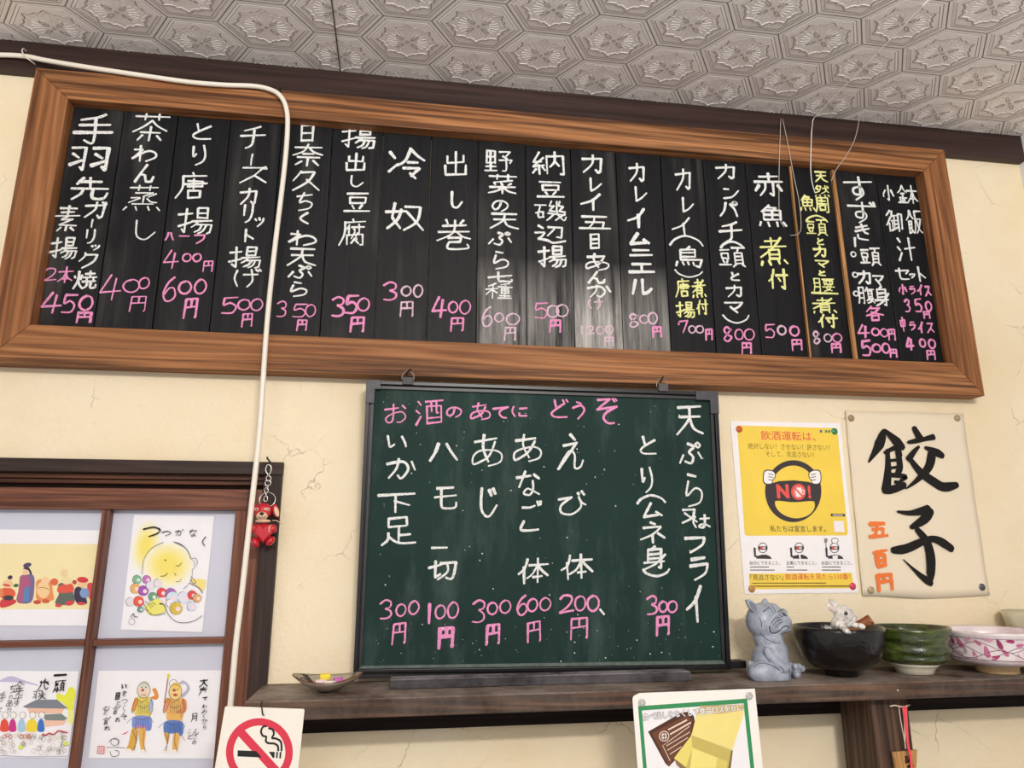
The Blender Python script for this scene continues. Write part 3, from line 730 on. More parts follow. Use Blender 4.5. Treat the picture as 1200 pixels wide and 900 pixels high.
for k in range(170):
    x, y = random.uniform(440, 845), random.uniform(460, 775)
    if k < 60: y = random.uniform(730, 778)
    l = random.choice([.5, .6, .8, 1.0, 1.6]); ik.n = random.random()*3
    ik.ell(x, y, l*.6, l*.45, CW, random.uniform(0, 90), 6)
o = ik.done('chalk_dust', cb); o['kind'] = 'stuff'
# hanging clips
for px, py, lab in ((478, 447, 'small black wire hook hanging the chalkboard at its top left'), (777, 455, 'small metal hook hanging the chalkboard at its top right')):
    p = on(px, py)
    h = thing('board_hook', lab, 'hook', (p.x, -.045, p.z), 'hooks holding the chalkboard')
    bm = B(); box(bm, p.x-.0085, p.x+.0085, p.y-.0035, p.y-.0008, p.z-.006, p.z+.007, .0006); part('clip_plate', bm, flat('#4d4b4e' if px > 700 else '#1f1f22', .45, .3, .2), h)
    bm = B(); zz = p.z + .006
    tube(bm, catmull([(p.x-.009, p.y+.004, zz-.004), (p.x-.009, p.y+.004, zz+.006), (p.x, p.y+.004, zz+.013), (p.x+.009, p.y+.004, zz+.006), (p.x+.009, p.y+.004, zz-.004)], 4), .0007, 6); part('wire_loop', bm, flat('#8a8682', .35, .8), h)
    bm = B(); tube(bm, catmull([(p.x+.004, -.0352, zz+.016), (p.x+.003, -.046, zz+.015), (p.x-.002, -.050, zz+.009), (p.x-.003, -.047, zz+.004)], 4), .0011, 6); part('nail', bm, flat('#1c1a1a', .4, .7), h)
# black ledge behind / below the board, and the dusty bar in front
bm = B(); xl, xr = at(416, 790, -.012).x, at(871, 781, -.012).x
box(bm, xl, xr, -.024, -.0006, 1.3265, 1.3375, .001)
solo('ledge_batten', bm, flat('#0f0f11', .5, 0, .3), 'thin black batten against wall behind the chalkboard bottom, poking out at right', 'batten', ((xl+xr)/2, -.012, 1.3265))
bm = B(); xl, xr = at(457, 800, -.08).x, at(812, 790, -.08).x
prism(bm, [(xl, ZS + .0003), (xr, ZS + .0003), (xr - .004, ZS + .0135), (xl, ZS + .0135)], -.080, -.050, 0, .001)
solo('wooden_bar', bm, wood('dusty_black_bar', ('#141316', '#232226', '#37353a'), 'x', 60, .6, dust=('#a09ca0', .36, .6, .85)), 'flat black wooden bar grey with chalk dust, lying on shelf below chalkboard', 'bar', ((xl+xr)/2, -.065, ZS))

# ================================================================== paper things on the wall
def tack(px, py, hx, label, group, Y=-.0012, r=.0062, clear=False):
    p = at(px, py, Y); bm = B()
    bmesh.ops.create_uvsphere(bm, u_segments=20, v_segments=10, radius=1, matrix=Matrix.Translation((p.x, Y - .0008, p.z)) @ Matrix.Diagonal((r, .0026, r, 1)))
    for f in bm.faces: f.smooth = True
    ridge_pts = [(p.x + r*.55*math.cos(t), Y - .0031, p.z + r*.55*math.sin(t)) for t in [2*math.pi*k/16 for k in range(17)]]
    tube(bm, ridge_pts, .0004, 6, 0, False)
    if clear:
        m, nt, N, L, P = nodes('clear_plastic'); P.inputs['Base Color'].default_value = (.9, .92, .92, 1); P.inputs['Transmission Weight'].default_value = .8; P.inputs['Roughness'].default_value = .12
    else: m = flat(hx, .25, 0, .1, 200, 0, .5)
    return solo('thumbtack', bm, m, label, 'thumbtack', (p.x, Y, p.z), group)
# --- yellow drink-driving poster
Y0 = -.0015
pt = thing('safety_poster', 'yellow and white printed poster with steering wheel and NO!, pinned right of chalkboard', 'poster', at(872.8, 696, Y0), None)
part('paper', sheet(Y0, [(856, 493.5), (984.4, 496), (1005.8, 694.5), (872.8, 696)]), flat('#f7f4f6', .35), pt)
ik = Ink(Y0); YE = flat('#f8d750', .5, 0, .1, 14); RED = '#e4574f'; BK = '#3a3136'; BR = '#8a6a2a'
ik.poly([(863.6, 498.6), (981.0, 501.8), (993.6, 624), (992, 627.4), (874.8, 627.8), (872.6, 626)], YE)
ik.poly([(877.3, 672.3), (998.3, 671.2), (1000.4, 689.2), (878.8, 690.6)], YE)
for x, y, w in ((962, 505.4, 3), (968, 505.6, 3), (971.5, 505.7, 3)): ik.ell(x, y, w*.5, 1.8, '#4a6a9a' if x < 965 else '#5a8a5a')
ik.poly([(973.2, 602), (990, 602.2), (990.3, 605.2), (973.6, 605)], BK)
ik.line([(976, 603.6), (987.5, 603.8)], .9, '#e8e4e4')
ik.poly([(976.5, 610.5), (988.3, 610.7), (989.5, 623.6), (977.7, 623.4)], '#f3eef0')
ik.done('yellow_field', pt)
ik = Ink(Y0, eps=4e-4)
ik.text('飲酒運転は、', 923.5, 510.8, 64, 11, RED, .0, .006); ik.text('絶対しない！させない！許さない！', 924.5, 523.6, 95, 7.2, BR); ik.text('そして、見逃さない！', 925.6, 532.4, 56, 6.8, BR)
ik.text('私たちは宣言します。', 935, 619.6, 65, 7.4, BK, 0, .003)
ik.done('lettering', pt)
ik = Ink(Y0, eps=4e-4); cx, cy, r = 929.4, 575.6, 33.0
ik.ell(cx, cy, r, r*1.10, BK, 0, 56)
def seg(c0, c1, rr, up):
    P = []
    for k in range(33):
        t = math.radians(180 + 180*k/32) if up else math.radians(180*k/32); x = cx + rr*math.cos(t); y = cy + (0 if up else 3) + rr*1.06*math.sin(t); P.append((x, y))
    return P
up = [(903.3, 566.5)] + [(cx + 27*math.cos(math.radians(a)), cy + 30*math.sin(math.radians(a))) for a in range(202, 339, 6)] + [(955, 567.5), (947, 564.6), (930, 562.8), (913, 563.8)]
ik.poly(up, YE)
lo = [(908, 589.5), (911, 586.8), (930, 588.6), (951, 587.2), (954.5, 590)] + [(954, 596), (949.5, 602), (942, 606), (933, 607.4), (924, 605.8), (915.5, 601.6), (910, 595.5)]
ik.poly(lo, YE, True)
ik.text('N', 917.2, 575.8, 14.5, 16.5, RED, 0, .05); ik.ring(935.6, 576.4, 7.4, 2.6, RED, 32, 1.1); ik.ell(935.6, 576.4, 6.2, 6.8, '#e98a84')
ik.poly([(931.6, 572), (938.6, 571.4), (940, 582), (933, 582.6)], '#f4efef'); ik.line([(940, 574), (942.4, 575), (942.2, 578.5), (940.2, 579.6)], 1, '#f4efef')
ik.line([(930.4, 571), (940.8, 582.4)], 1.9, RED); ik.text('!', 948.2, 576.4, 3.6, 16, RED, 0, .05)
for hx_c, fl in ((901.4, 1), (954.6, -1)):
    Pq = [(-6.2, -7.6), (2.5, -8.6), (7.4, -5), (6.6, 1.2), (4.6, 3), (2.8, 8), (-4, 8.4), (-7.6, 4.2)]
    ik.poly([(hx_c + fl*x, 559.4 + y) for x, y in Pq], BK, True); ik.poly([(hx_c + fl*x*.86, 559.4 + y*.86) for x, y in Pq], '#f7f4f4', True)
    for yy in (-3.4, -.2, 3.2): ik.line([(hx_c + fl*(-1), 559.4 + yy - .6), (hx_c + fl*4.6, 559.4 + yy + .5)], .8, BK)
ik.done('steering_wheel_picture', pt)
for n, (hx0, cap) in enumerate(((893.8, '自分にできること。'), (936.4, '企業にできること。'), (977.8, 'お店にできること。'))):
    ik = Ink(Y0, eps=3e-4); x = hx0; y = 642
    ik.ring(x, y, 5.2, .8, BK, 28, 1.1); ik.poly([(x-5.6, y-1.8), (x+5.6, y-1.8), (x+5.2, y+2.2), (x-5.2, y+2.2)], BK); ik.ell(x-1.4, y+.1, 2, 1.3, RED); ik.ell(x+1.6, y+.1, 1.8, 1.1, '#f0d8d8')
    ik.line([(x-9.6, y+.5), (x-9, y+9.8), (x-2, y+11.2)], 2.6, BK)
    ik.poly([(x-8, y+12.6), (x-6, y+9.4), (x-1, y+8), (x+4, y+8), (x+8.6, y+10), (x+10.6, y+13)], BK)
    if n == 1: ik.poly([(x-.6, y+7.6), (x+1.4, y+7.6), (x+2, y+13), (x+.2, y+13)], '#f3f0f0')
    if n == 2:
        ik.ell(x+1, y-8.6, 4, 3, '#f7f4f6', 0, 14); ik.line([(x-2.6, y-5.6), (x-3.4, y-9.5), (x, y-11.4), (x+4, y-10), (x+3.4, y-5.8)], .7, BK, True)
        ik.line([(x-9.8, y), (x-10.2, y-6)], .8, BK); ik.poly([(x-12.2, y-11), (x-8.2, y-11), (x-8.6, y-6), (x-11.8, y-6)], '#8a8488')
        ik.poly([(x-2.6, y+9.2), (x+4, y+8.6), (x+3.4, y+13), (x-2, y+13)], '#f3f0f0')
    ik.text(cap, x + 2.6, 659.6, 35.5, 4.4, BK)
    for q, l in ((664.4, 24 - 14*(n == 1)), (668, 30 - 4*n)):
        for k in range(int(l / 2.2)): ik.line([(x - 14.5 + 2.2*k, q), (x - 13.1 + 2.2*k, q)], 1.0, '#5a5256')
    ik.done('figure_picture', pt)
ik = Ink(Y0, eps=4e-4)
ik.text('「見逃さない」', 898.4, 676.4, 38, 7, BK, 0, .003); ik.text('飲酒運転を見たら110番！', 958.4, 675.6, 76, 7.4, '#d94a34', 0, .003)
for q, l, x0_ in ((683.4, 88, 881.5), (686.8, 114, 882)):
    for k in range(int(l / 2.4)): ik.line([(x0_ + 2.4*k, q - .006*k), (x0_ + 1.6 + 2.4*k, q - .006*k)], 1.0, '#6a5a2a')
ik.done('lettering', pt)
g = 'thumbtacks on the yellow poster'
tack(866, 503, '#d2622a', 'orange thumbtack at the top left of the yellow poster', g); tack(977.6, 505.6, '#2f8a5a', 'green thumbtack at the top right of the yellow poster', g)
tack(880.6, 690, '#c08a4a', 'golden brown thumbtack at the bottom left of the yellow poster', g); tack(999, 687, '#d8405e', 'pink red thumbtack at the bottom right of the yellow poster', g)
# --- gyoza sheet, brush written
gs = thing('paper_notice', 'cream paper notice brushed in black and orange ink, pinned at right of yellow poster', 'paper notice', at(1012, 698, -.002))
def gwave(x, z): return .0016*math.sin(x*55 + z*9) + .001*math.sin(z*60)
bm = B(); cq = [(990.7, 481), (1128.5, 484.8), (1160, 697.5), (1011, 698)]
A_, B_, C_, D_ = [at(x, y, -.0045) for x, y in cq]; NX, NZ = 22, 28; Vg = []
for j in range(NZ + 1):
    row = []
    for i in range(NX + 1):
        u, v = i/NX, j/NZ; p = A_.lerp(B_, u).lerp(D_.lerp(C_, u), v)
        if j == NZ: p.z -= .0045*math.sin(math.pi*u)**2 * (1 if u < .9 else .4)
        edge = max(0, (abs(u-.5)*2 - .8)) * .003
        row.append(bm.verts.new((p.x, -.0045 + .5*gwave(p.x, p.z), p.z)))
    Vg.append(row)
for j in range(NZ):
    for i in range(NX): f = bm.faces.new((Vg[j][i], Vg[j+1][i], Vg[j+1][i+1], Vg[j][i+1])); f.smooth = True
o = part('paper', bm, flat('#ecdfc6', .8, 0, .05, 6), gs); sm_ = o.modifiers.new('s', 'SOLIDIFY'); sm_.thickness = .0004; sm_.offset = -1
g2 = lambda X, Y: (960 + X/3.75, 470 + Y/3.75)
ik = Ink(-.0045, eps=.0016); INK = flat('#0e0b0a', .9)
for pts, ws in (([(282, 128), (262, 190), (214, 270)], [14, 34, 42, 22, 6]), ([(285, 128), (325, 165), (366, 206)], [14, 26, 40, 26]), ([(298, 215), (300, 300), (292, 392)], [16, 24, 34, 42]), ([(285, 228), (338, 205), (352, 240)], [14, 20, 24]),
                ([(342, 212), (352, 290), (335, 330)], [22, 28, 20]), ([(310, 262), (345, 258)], [12, 12]), ([(308, 295), (345, 290)], [12, 12]), ([(280, 395), (320, 388), (372, 372)], [24, 34, 30, 20]), ([(310, 325), (378, 332), (352, 352)], [20, 18, 12]), ([(330, 355), (372, 372)], [14, 30]),
                ([(414, 118), (440, 165)], [22, 34]), ([(388, 182), (440, 172), (500, 158)], [12, 20, 18, 26]), ([(436, 200), (415, 222), (390, 256)], [10, 20, 28]), ([(462, 205), (505, 222), (540, 242)], [12, 24, 34, 24]),
                ([(492, 232), (478, 290), (430, 345), (378, 386)], [36, 38, 34, 28, 20, 12, 4]), ([(395, 252), (440, 310), (500, 355), (545, 378), (604, 368)], [18, 28, 36, 38, 38, 36, 22]),
                ([(340, 486), (400, 492), (478, 476)], [8, 16, 20, 30, 38]), ([(484, 480), (458, 520), (400, 556)], [38, 40, 32, 16]), ([(425, 562), (470, 620), (488, 700), (484, 800)], [22, 30, 34, 38, 40, 36, 16]), ([(490, 802), (440, 765), (366, 696)], [24, 30, 22, 10, 3]),
                ([(318, 656), (380, 648), (470, 610), (520, 612), (580, 650)], [24, 36, 34, 26, 28, 36, 30])):
    P = catmull([g2(*p) for p in pts], 6); n = len(P); wl = []
    for i in range(n):
        t = i/(n-1)*(len(ws)-1); k = min(int(t), len(ws)-2); wl.append((ws[k] + (ws[k+1]-ws[k])*(t-k))/3.75*1.0)
    ik.line(P, wl, INK)
ik.done('brush_writing', gs, 'large black brush characters')
ik = Ink(-.0045, eps=.0016); OR = flat('#ef7a35', .7)
for ch, x, y, w, h in (('五', 1028, 621, 22, 19), ('百', 1032, 654, 19, 20), ('円', 1036.5, 682, 20, 20)): ik.glyph(ch, x, y, w, h, OR, 4.6, .2)
ik.done('price_writing', gs, 'orange brush price')
g = 'thumbtacks on the cream notice'
tack(997.3, 490, '#a58a62', 'dull brass thumbtack at the top left of the cream notice', g, -.0055); tack(1121.6, 490, '#b09a78', 'pale tan thumbtack at the top right of the cream notice', g, -.0055)
tack(1020.4, 691.4, '#b5a27c', 'beige thumbtack at the bottom left of the cream notice', g, -.0055); tack(1150.7, 688, '#4a4a56', 'dark grey thumbtack at the bottom right of the cream notice', g, -.0055)
# --- takeout box notice on the shelf edge
YT = -.1425
tp = thing('takeout_notice', 'white notice with green border and yellow box picture pinned on the shelf edge', 'notice', at(815, 815, YT))
part('card', sheet(YT, [(741.2, 819), (742.6, 815.6), (749.5, 812.2), (884.6, 807), (900, 960), (752, 964)], .0006), flat('#f4f2ec', .5), tp)
ik = Ink(YT); GN = flat('#2f8f57', .5); g4 = lambda X, Y: (730 + X/6.667, 790 + Y/6.667); g5 = lambda X, Y: (740 + X/8.571, 820 + Y/8.571)
ik.poly([(747.6, 827.6), (875.4, 818.6), (889, 950), (758, 954)], GN)
ik.poly([(752.2, 832.6), (871.2, 824.2), (884, 945), (762, 949)], '#f2f0f4')
ik.done('green_border', tp)
ik = Ink(YT, eps=4e-4, step=6e-6)
ik.poly([g5(165, 320), g5(500, 130), g5(560, 120), g5(625, 160), g5(640, 240), g5(600, 350), g5(520, 520), g5(375, 672), g5(340, 640)], '#4a2a1c')
ik.poly([g5(205, 335), g5(560, 150), g5(612, 205), g5(590, 350), g5(430, 585), g5(375, 672)], '#6b3f28')
ik.ring(*g5(327, 365), 5.6, .9, '#efe4dc', 26); ik.ell(*g5(327, 365), 3.6, 3.8, '#e6d8cf', 0, 16); ik.line([g5(290, 368), g5(365, 360)], .9, '#6b3f28'); ik.line([g5(325, 325), g5(331, 405)], .9, '#6b3f28')
for k, (a, b) in enumerate((((370, 300), (560, 200)), ((390, 345), (600, 225)), ((355, 430), (585, 262)), ((350, 462), (590, 320)), ((360, 505), (570, 375)), ((385, 545), (500, 470)))):
    n = 9 if k < 2 else 12
    for q in range(n):
        t0, t1 = q/n, (q+.7)/n; ik.line([g5(a[0]+(b[0]-a[0])*t0, a[1]+(b[1]-a[1])*t0), g5(a[0]+(b[0]-a[0])*t1, a[1]+(b[1]-a[1])*t1)], 1.7 if k < 2 else .9, '#e9d9cc')
ik.line([g5(345, 440), g5(310, 455), g5(385, 610)], .7, '#e9d9cc')
ik.poly([g5(650, 150), g5(690, 60), g5(1130, 45), g5(1120, 160), g5(1010, 505), g5(600, 355)], '#efe08a')
ik.poly([g5(690, 60), g5(1130, 45), g5(1125, 100), g5(900, 140), g5(660, 140)], '#c9b37c')
ik.poly([g5(600, 355), g5(1000, 505), g5(960, 760), g5(560, 690), g5(425, 585)], '#c8b763')
ik.poly([g5(600, 355), g5(610, 490), g5(540, 690), g5(425, 585)], '#e9da74'); ik.poly([g5(610, 480), g5(860, 580), g5(830, 760), g5(580, 740)], '#efe183'); ik.poly([g5(860, 580), g5(960, 620), g5(940, 780), g5(830, 760)], '#dccb6e')
ik.poly([g5(1000, 505), g5(1015, 510), g5(985, 760), g5(955, 760)], '#7a6440')
ik.poly([g5(425, 585), g5(560, 690), g5(560, 760), g5(450, 650)], '#8a6f4c')
ik.done('box_picture', tp, 'printed brown and yellow box picture')
ik = Ink(YT, eps=8e-4); T = '食べ残しをなくして食品ロスを０に'

for ox, oy in ((-.5, 0), (.5, 0), (0, -.5), (0, .5)): ik.text(T, 811.6 + ox, 834.4 + oy, 117.5, 8.6, '#6f6b7c', .055, .006)
ik.text(T, 811.6, 834.4, 117.5, 8.6, '#fdfcfc', .055, .006)
ik.done('lettering', tp)
tack(752, 823.4, '', 'clear thumbtack at the left corner of the green bordered notice', 'clear thumbtacks on the takeout notice', YT - .001, .0052, True)
tack(877.8, 815.4, '', 'clear thumbtack at the right corner of the green bordered notice', 'clear thumbtacks on the takeout notice', YT - .001, .0052, True)
# --- no smoking sign
YN = -.1445
ns = thing('no_smoking_sign', 'square white no smoking sign with red ring hanging from the shelf end by the window', 'sign', at(308, 836, YN))
bm = B(); P = [at(x, y, YN) for x, y in ((263.4, 829), (265, 827.7), (355.6, 831), (356.8, 832.4), (346, 935), (343, 937.5), (248, 933), (246.5, 931))]
prism(bm, [(p.x, p.z) for p in P], YN, YN + .002, 0, .0003); part('plate', bm, flat('#f1ece2', .4), ns)
ik = Ink(YN); RD = flat('#d8344c', .4); cx, cy = 304.0, 881.5
ik.ell(cx, cy, 39.2, 40, RD, 0, 64); ik.ell(cx, cy, 30.4, 31.2, flat('#f1ece2', .4), 0, 64)
ik.line([(283.5, 859.5), (325.5, 905.5)], 9.4, RD)
ik.done('red_ring', ns, 'red ring with diagonal bar')
ik = Ink(YN, eps=5e-4)
k6 = lambda X, Y: (240 + X/6, 780 + Y/6)
ik.poly([k6(232, 595), k6(362, 600), k6(400, 645), k6(230, 638)], '#161618'); ik.poly([k6(450, 605), k6(492, 606), k6(490, 648), k6(478, 648)], '#161618')
ik.poly([k6(503, 606), k6(515, 606), k6(512, 650), k6(501, 650)], '#161618'); ik.poly([k6(527, 607), k6(540, 607), k6(536, 652), k6(524, 652)], '#161618')
ik.line([k6(433, 425), k6(410, 430), k6(396, 462), k6(408, 492), k6(432, 500), k6(430, 530), k6(450, 545), k6(490, 548), k6(514, 566), k6(517, 598)], 2.3, '#161618', True)
ik.line([k6(450, 440), k6(478, 450), k6(486, 480), k6(474, 508), k6(500, 512), k6(532, 530), k6(540, 560), k6(540, 598)], 2.3, '#161618', True)
ik.done('cigarette_picture', ns, 'black smoking cigarette pictogram')
p = at(307, 824, -.1415); q = at(308.2, 837, YN)
bm = B(); tube(bm, [(p.x, -.141, p.z + .002), (p.x, -.146, p.z), (q.x, -.1465, q.z), (q.x + .002, -.1462, q.z - .001)], .0009, 6); part('wire_hanger', bm, flat('#15140f', .5), ns)

# ================================================================== prints behind the window bars
YP = .0325
def printed(name, label, quad):
    t = thing(name, label, 'print', at(*quad[3], YP), 'prints in the sliding window')
    part('paper', sheet(YP, quad, .0005), flat('#f4f4fa', .5), t); return t
t = printed('art_print', 'print of a yellow sleeping round face over coloured balls in upper right window pane', [(157, 603.5), (251, 605), (237, 741), (141.5, 738)])
c6 = lambda X, Y: (120 + X/7.5, 590 + Y/7.5); c5 = lambda X, Y: (120 + X/11.43*1.0, 650 + Y/8.571)
c5 = lambda X, Y: (120 + X*140/1200, 650 + Y*105/900)
ik = Ink(YP)
for k in range(9):
    s_ = 1 - k*.09; c = ['#f5f4ee', '#f5f2de', '#f5f0cd', '#f5eebc', '#f5ecab', '#f6ea9a', '#f6e88a', '#f6e67c', '#f6e472'][k]
    ik.ell(171, 640, 17*s_, 32*s_, c, 12); 
for k in range(9):
    s_ = 1 - k*.08; c = ['#f6f3dc', '#f6f1cd', '#f6efbe', '#f6edaf', '#f6eba0', '#f6e992', '#f5e786', '#f5e57c', '#f5e474'][k]
    ik.ell(197, 662, 29*s_, 26*s_, c, 0)
ik.poly([c5(880, 250), c5(1035, 255), c5(1010, 370), c5(960, 320)], '#f4e38a', True)
for X, Y, r, c in ((350, 250, 46, '#7fb795'), (448, 250, 44, '#c37abf'), (335, 340, 52, '#e9b36c'), (415, 362, 52, '#a457b4'), (485, 310, 45, '#dfe4f2'), (560, 285, 42, '#e6e2ee'), (510, 422, 46, '#6fa283'), (600, 382, 50, '#e24a50'), (690, 390, 55, '#a86cb8'), (820, 430, 60, '#dfe3f4'), (705, 430, 60, '#d3e2f0'), (905, 405, 46, '#e24a50'), (955, 435, 44, '#dcae74'), (285, 472, 44, '#e3dfe9'), (370, 468, 52, '#ea5a44'), (600, 470, 44, '#ece4ee'), (685, 485, 40, '#f0ecf0'), (745, 538, 62, '#d8bd4a'), (900, 518, 46, '#dcdff2'), (388, 548, 30, '#6f9a96')):
    p = c5(X, Y); rr = r*140/1200; ik.ell(p[0], p[1], rr, rr, c, 0, 20); ik.ell(p[0] + rr*.3, p[1] + rr*.1, rr*.4, rr*.4, '#f3dce2' if c[1] > '9' else '#dfe8e4', 0, 12)
    ik.line([(p[0] + rr*math.cos(math.radians(a)), p[1] + rr*math.sin(math.radians(a))) for a in range(120, 290, 17)], .5, '#3a3a40')
ik.poly([c5(430, 520), c5(480, 480), c5(560, 440), c5(620, 500), c5(640, 560), c5(560, 600), c5(480, 600)], '#ece678', True)
SK = '#3b3832'
ik.line([c6(355, 620), c6(368, 500), c6(430, 400), c6(540, 340)], .55, SK, True); ik.line([c6(630, 335), c6(700, 365), c6(750, 410), c6(785, 490)], [.4, .7, 1.1, 1.3, 1.3, 1.2, .9, .7], SK, True)
ik.line([c6(785, 490), c6(820, 480), c6(840, 515), c6(815, 560), c6(800, 575)], .5, SK, True); ik.line([c6(800, 500), c6(818, 520), c6(805, 545)], .4, SK, True); ik.line([c6(795, 575), c6(790, 650), c6(760, 710), c6(715, 750)], .45, SK, True)
ik.line([c6(785, 640), c6(825, 690), c6(800, 700), c6(780, 660)], .5, SK, True); ik.line([c6(775, 700), c6(850, 740), c6(885, 785)], .8, SK, True)
ik.line([c6(650, 545), c6(675, 548), c6(700, 520)], .6, SK, True); ik.line([c6(515, 638), c6(550, 635), c6(578, 610)], .6, SK, True); ik.ell(*c6(558, 498), 1.2, .7, SK, 0, 10); ik.line([c6(638, 612), c6(652, 632)], .5, SK); ik.line([c6(650, 685), c6(680, 685), c6(700, 660)], .5, SK, True)
for a in ((430, 540, 500, 595), (415, 480, 470, 570), (440, 465, 500, 535), (470, 470, 520, 525), (505, 475, 545, 505)): ik.line([c5(a[0], a[1]), c5(a[2], a[3])], .5, SK)
ik.line([c5(480, 595), c5(560, 605), c5(640, 590)], .5, SK, True)
ik.line([c5(585, 492), c5(625, 505), c5(670, 600), c5(740, 665), c5(830, 682), c5(930, 660), c5(1005, 610)], [1.8, 1.6, 1.5, 1.3, 1.1, .9, .8, .7, .6], '#201e1c', True)
ik.ring(*c5(303, 670), 3.6, .5, '#8a8488', 18); ik.line([c5(290, 625), c5(320, 590), c5(330, 620), c5(360, 622)], .9, SK, True)
for ch, X, Y, w, h, s_ in (('つ', 435, 245, 21, 13, 1.7), ('つ', 565, 262, 11, 6, 1.1), ('が', 680, 258, 10, 7, .8), ('な', 800, 258, 9, 9, .9), ('く', 893, 335, 6, 11, 1.1)): ik.glyph(ch, *c6(X, Y), w, h, INK, s_, .2)
ik.done('drawing', t)
t = printed('art_print', 'print of a row of small lucky deity dolls on cream in upper left window pane', [(-40, 620), (118, 621.5), (104, 733.5), (-50, 733)])
ik = Ink(YP); ik.poly([(-40, 637), (115.5, 637.5), (106.5, 714), (-45, 714)], '#f3e6b4'); d9 = lambda X, Y: (X/9, 640 + Y/9)
ik.ell(*d9(75, 500), 10, 7, '#e0603f'); ik.poly([d9(0, 640), d9(20, 560), d9(150, 560), d9(165, 600), d9(60, 645)], '#cf4048', True); ik.ell(*d9(90, 545), 6, 3, '#3a3a46'); ik.ell(*d9(85, 400), 6, 5, '#efc79a'); ik.ell(*d9(108, 330), 3, 2.4, '#3f2f4a', -20); ik.ell(*d9(170, 415), 3, 2, '#2f6a4a', -10); ik.ell(*d9(70, 412), 4.6, 1.4, '#d8504a', 10); ik.ell(*d9(10, 490), 3, 5, '#e08a5a')
ik.poly([d9(215, 320), d9(290, 300), d9(355, 310), d9(365, 420), d9(330, 590), d9(180, 585), d9(205, 440)], '#7a6a98', True); ik.poly([d9(220, 330), d9(300, 320), d9(320, 420), d9(250, 580), d9(190, 580)], '#b05a80', True); ik.poly([d9(260, 440), d9(310, 420), d9(310, 580), d9(240, 585)], '#5a86b8'); ik.ell(*d9(270, 270), 3.6, 4, '#f0c9a8'); ik.poly([d9(245, 235), d9(300, 220), d9(340, 290), d9(320, 300), d9(300, 255)], '#3a2f44', True); ik.ell(*d9(290, 200), 5, 2.6, '#54466a', -15)
ik.poly([d9(395, 360), d9(530, 360), d9(560, 500), d9(560, 570), d9(400, 570), d9(385, 480)], '#e8905a', True); ik.ell(*d9(460, 460), 7.6, 10, '#f3cf9a'); ik.ell(*d9(480, 365), 5, 4.6, '#f3cfa2'); ik.ell(*d9(575, 378), 4.6, 4.2, '#dd6a48'); ik.ell(*d9(395, 590), 4.6, 2.4, '#c8523a'); ik.ell(*d9(485, 580), 4.6, 2.4, '#d0603a'); ik.line([d9(405, 445), d9(440, 435), d9(480, 440), d9(520, 460)], .6, '#8a5a3a', True)
ik.poly([d9(620, 400), d9(740, 385), d9(770, 470), d9(780, 600), d9(590, 610), d9(625, 500)], '#5f6862', True); ik.poly([d9(625, 420), d9(760, 400), d9(770, 480), d9(620, 490)], '#de5a44', True); ik.ell(*d9(680, 285), 4.2, 4.6, '#efd0a8'); ik.ell(*d9(705, 365), 6, 4.4, '#f0dcae'); ik.ell(*d9(740, 600), 5, 2.8, '#d8404a', -15); ik.ell(*d9(620, 625), 4, 2, '#d8484a')
ik.poly([d9(800, 440), d9(860, 440), d9(920, 580), d9(900, 610), d9(815, 600), d9(785, 520)], '#3a3050', True); ik.poly([d9(925, 400), d9(1000, 405), d9(985, 560), d9(940, 540)], '#da4a50', True); ik.ell(*d9(895, 495), 5.6, 5.8, '#7f9fce'); ik.ell(*d9(870, 405), 5.6, 3.6, '#f0c99a'); ik.ell(*d9(875, 355), 6.6, 3.4, '#d43a44', 5); ik.ell(*d9(790, 380), 2.6, 2.6, '#b85040'); ik.ell(*d9(860, 605), 5, 1.8, '#d8484a')
ik.done('drawing', t)
t = printed('art_print', 'print of temple roofs, a praying crowd and yellow tree in lower left window pane', [(-40, 786), (92.5, 786.5), (79.5, 888.5), (-50, 887.5)])
ik = Ink(YP); e7 = lambda X, Y: (X/7.5, 780 + Y/7.5)
ik.poly([e7(0, 130), e7(60, 100), e7(120, 95), e7(200, 125), e7(320, 165), e7(340, 180), e7(200, 150), e7(0, 142)], '#c3bfe0', True)
ik.poly([e7(600, 200), e7(640, 190), e7(665, 240), e7(650, 330), e7(640, 420), e7(600, 400), e7(560, 330), e7(500, 300), e7(505, 240), e7(570, 260)], '#e9ec4a', True)
ik.poly([e7(600, 400), e7(650, 400), e7(640, 510), e7(600, 500)], '#eef09a', True)
ik.poly([e7(240, 375), e7(570, 375), e7(540, 420), e7(260, 420)], '#efc0a8'); ik.poly([e7(200, 360), e7(320, 300), e7(500, 298), e7(600, 378), e7(230, 372)], '#7d838e'); ik.poly([e7(385, 480), e7(590, 480), e7(560, 520), e7(400, 540)], '#f0c4ae'); ik.poly([e7(380, 430), e7(540, 422), e7(595, 465), e7(560, 482), e7(400, 480)], '#7d8a86')
for X, c, w in ((40, '#e2523c', 40), (112, '#c9308a', 33), (192, '#a9cbe4', 36), (282, '#f0d63a', 52), (362, '#3c74c4', 32)):
    ik.poly([e7(X-w, 560), e7(X-w*.7, 490), e7(X, 468), e7(X+w*.7, 490), e7(X+w, 560), e7(X+w*.5, 580), e7(X-w*.5, 580)], c, True); ik.ell(*e7(X+8, 435), 3.4, 4, '#f6f2ee', 0, 16); ik.ring(*e7(X+8, 435), 3.5, .45, '#5f5c58', 16, 1.15)
random.seed(4)
for k in range(70):
    X, Y = random.uniform(0, 580), random.uniform(600, 770); c = random.choice(['#b9a79e', '#9a9088', '#d2a89c', '#c6cfa0', '#a59c8c']); ik.ring(*e7(X, Y), random.uniform(1.6, 2.8), .4, c, 10)
for X in (50, 100, 200, 230, 265): ik.ring(*e7(X, 618), 2.2, .7, '#d4614c', 10)
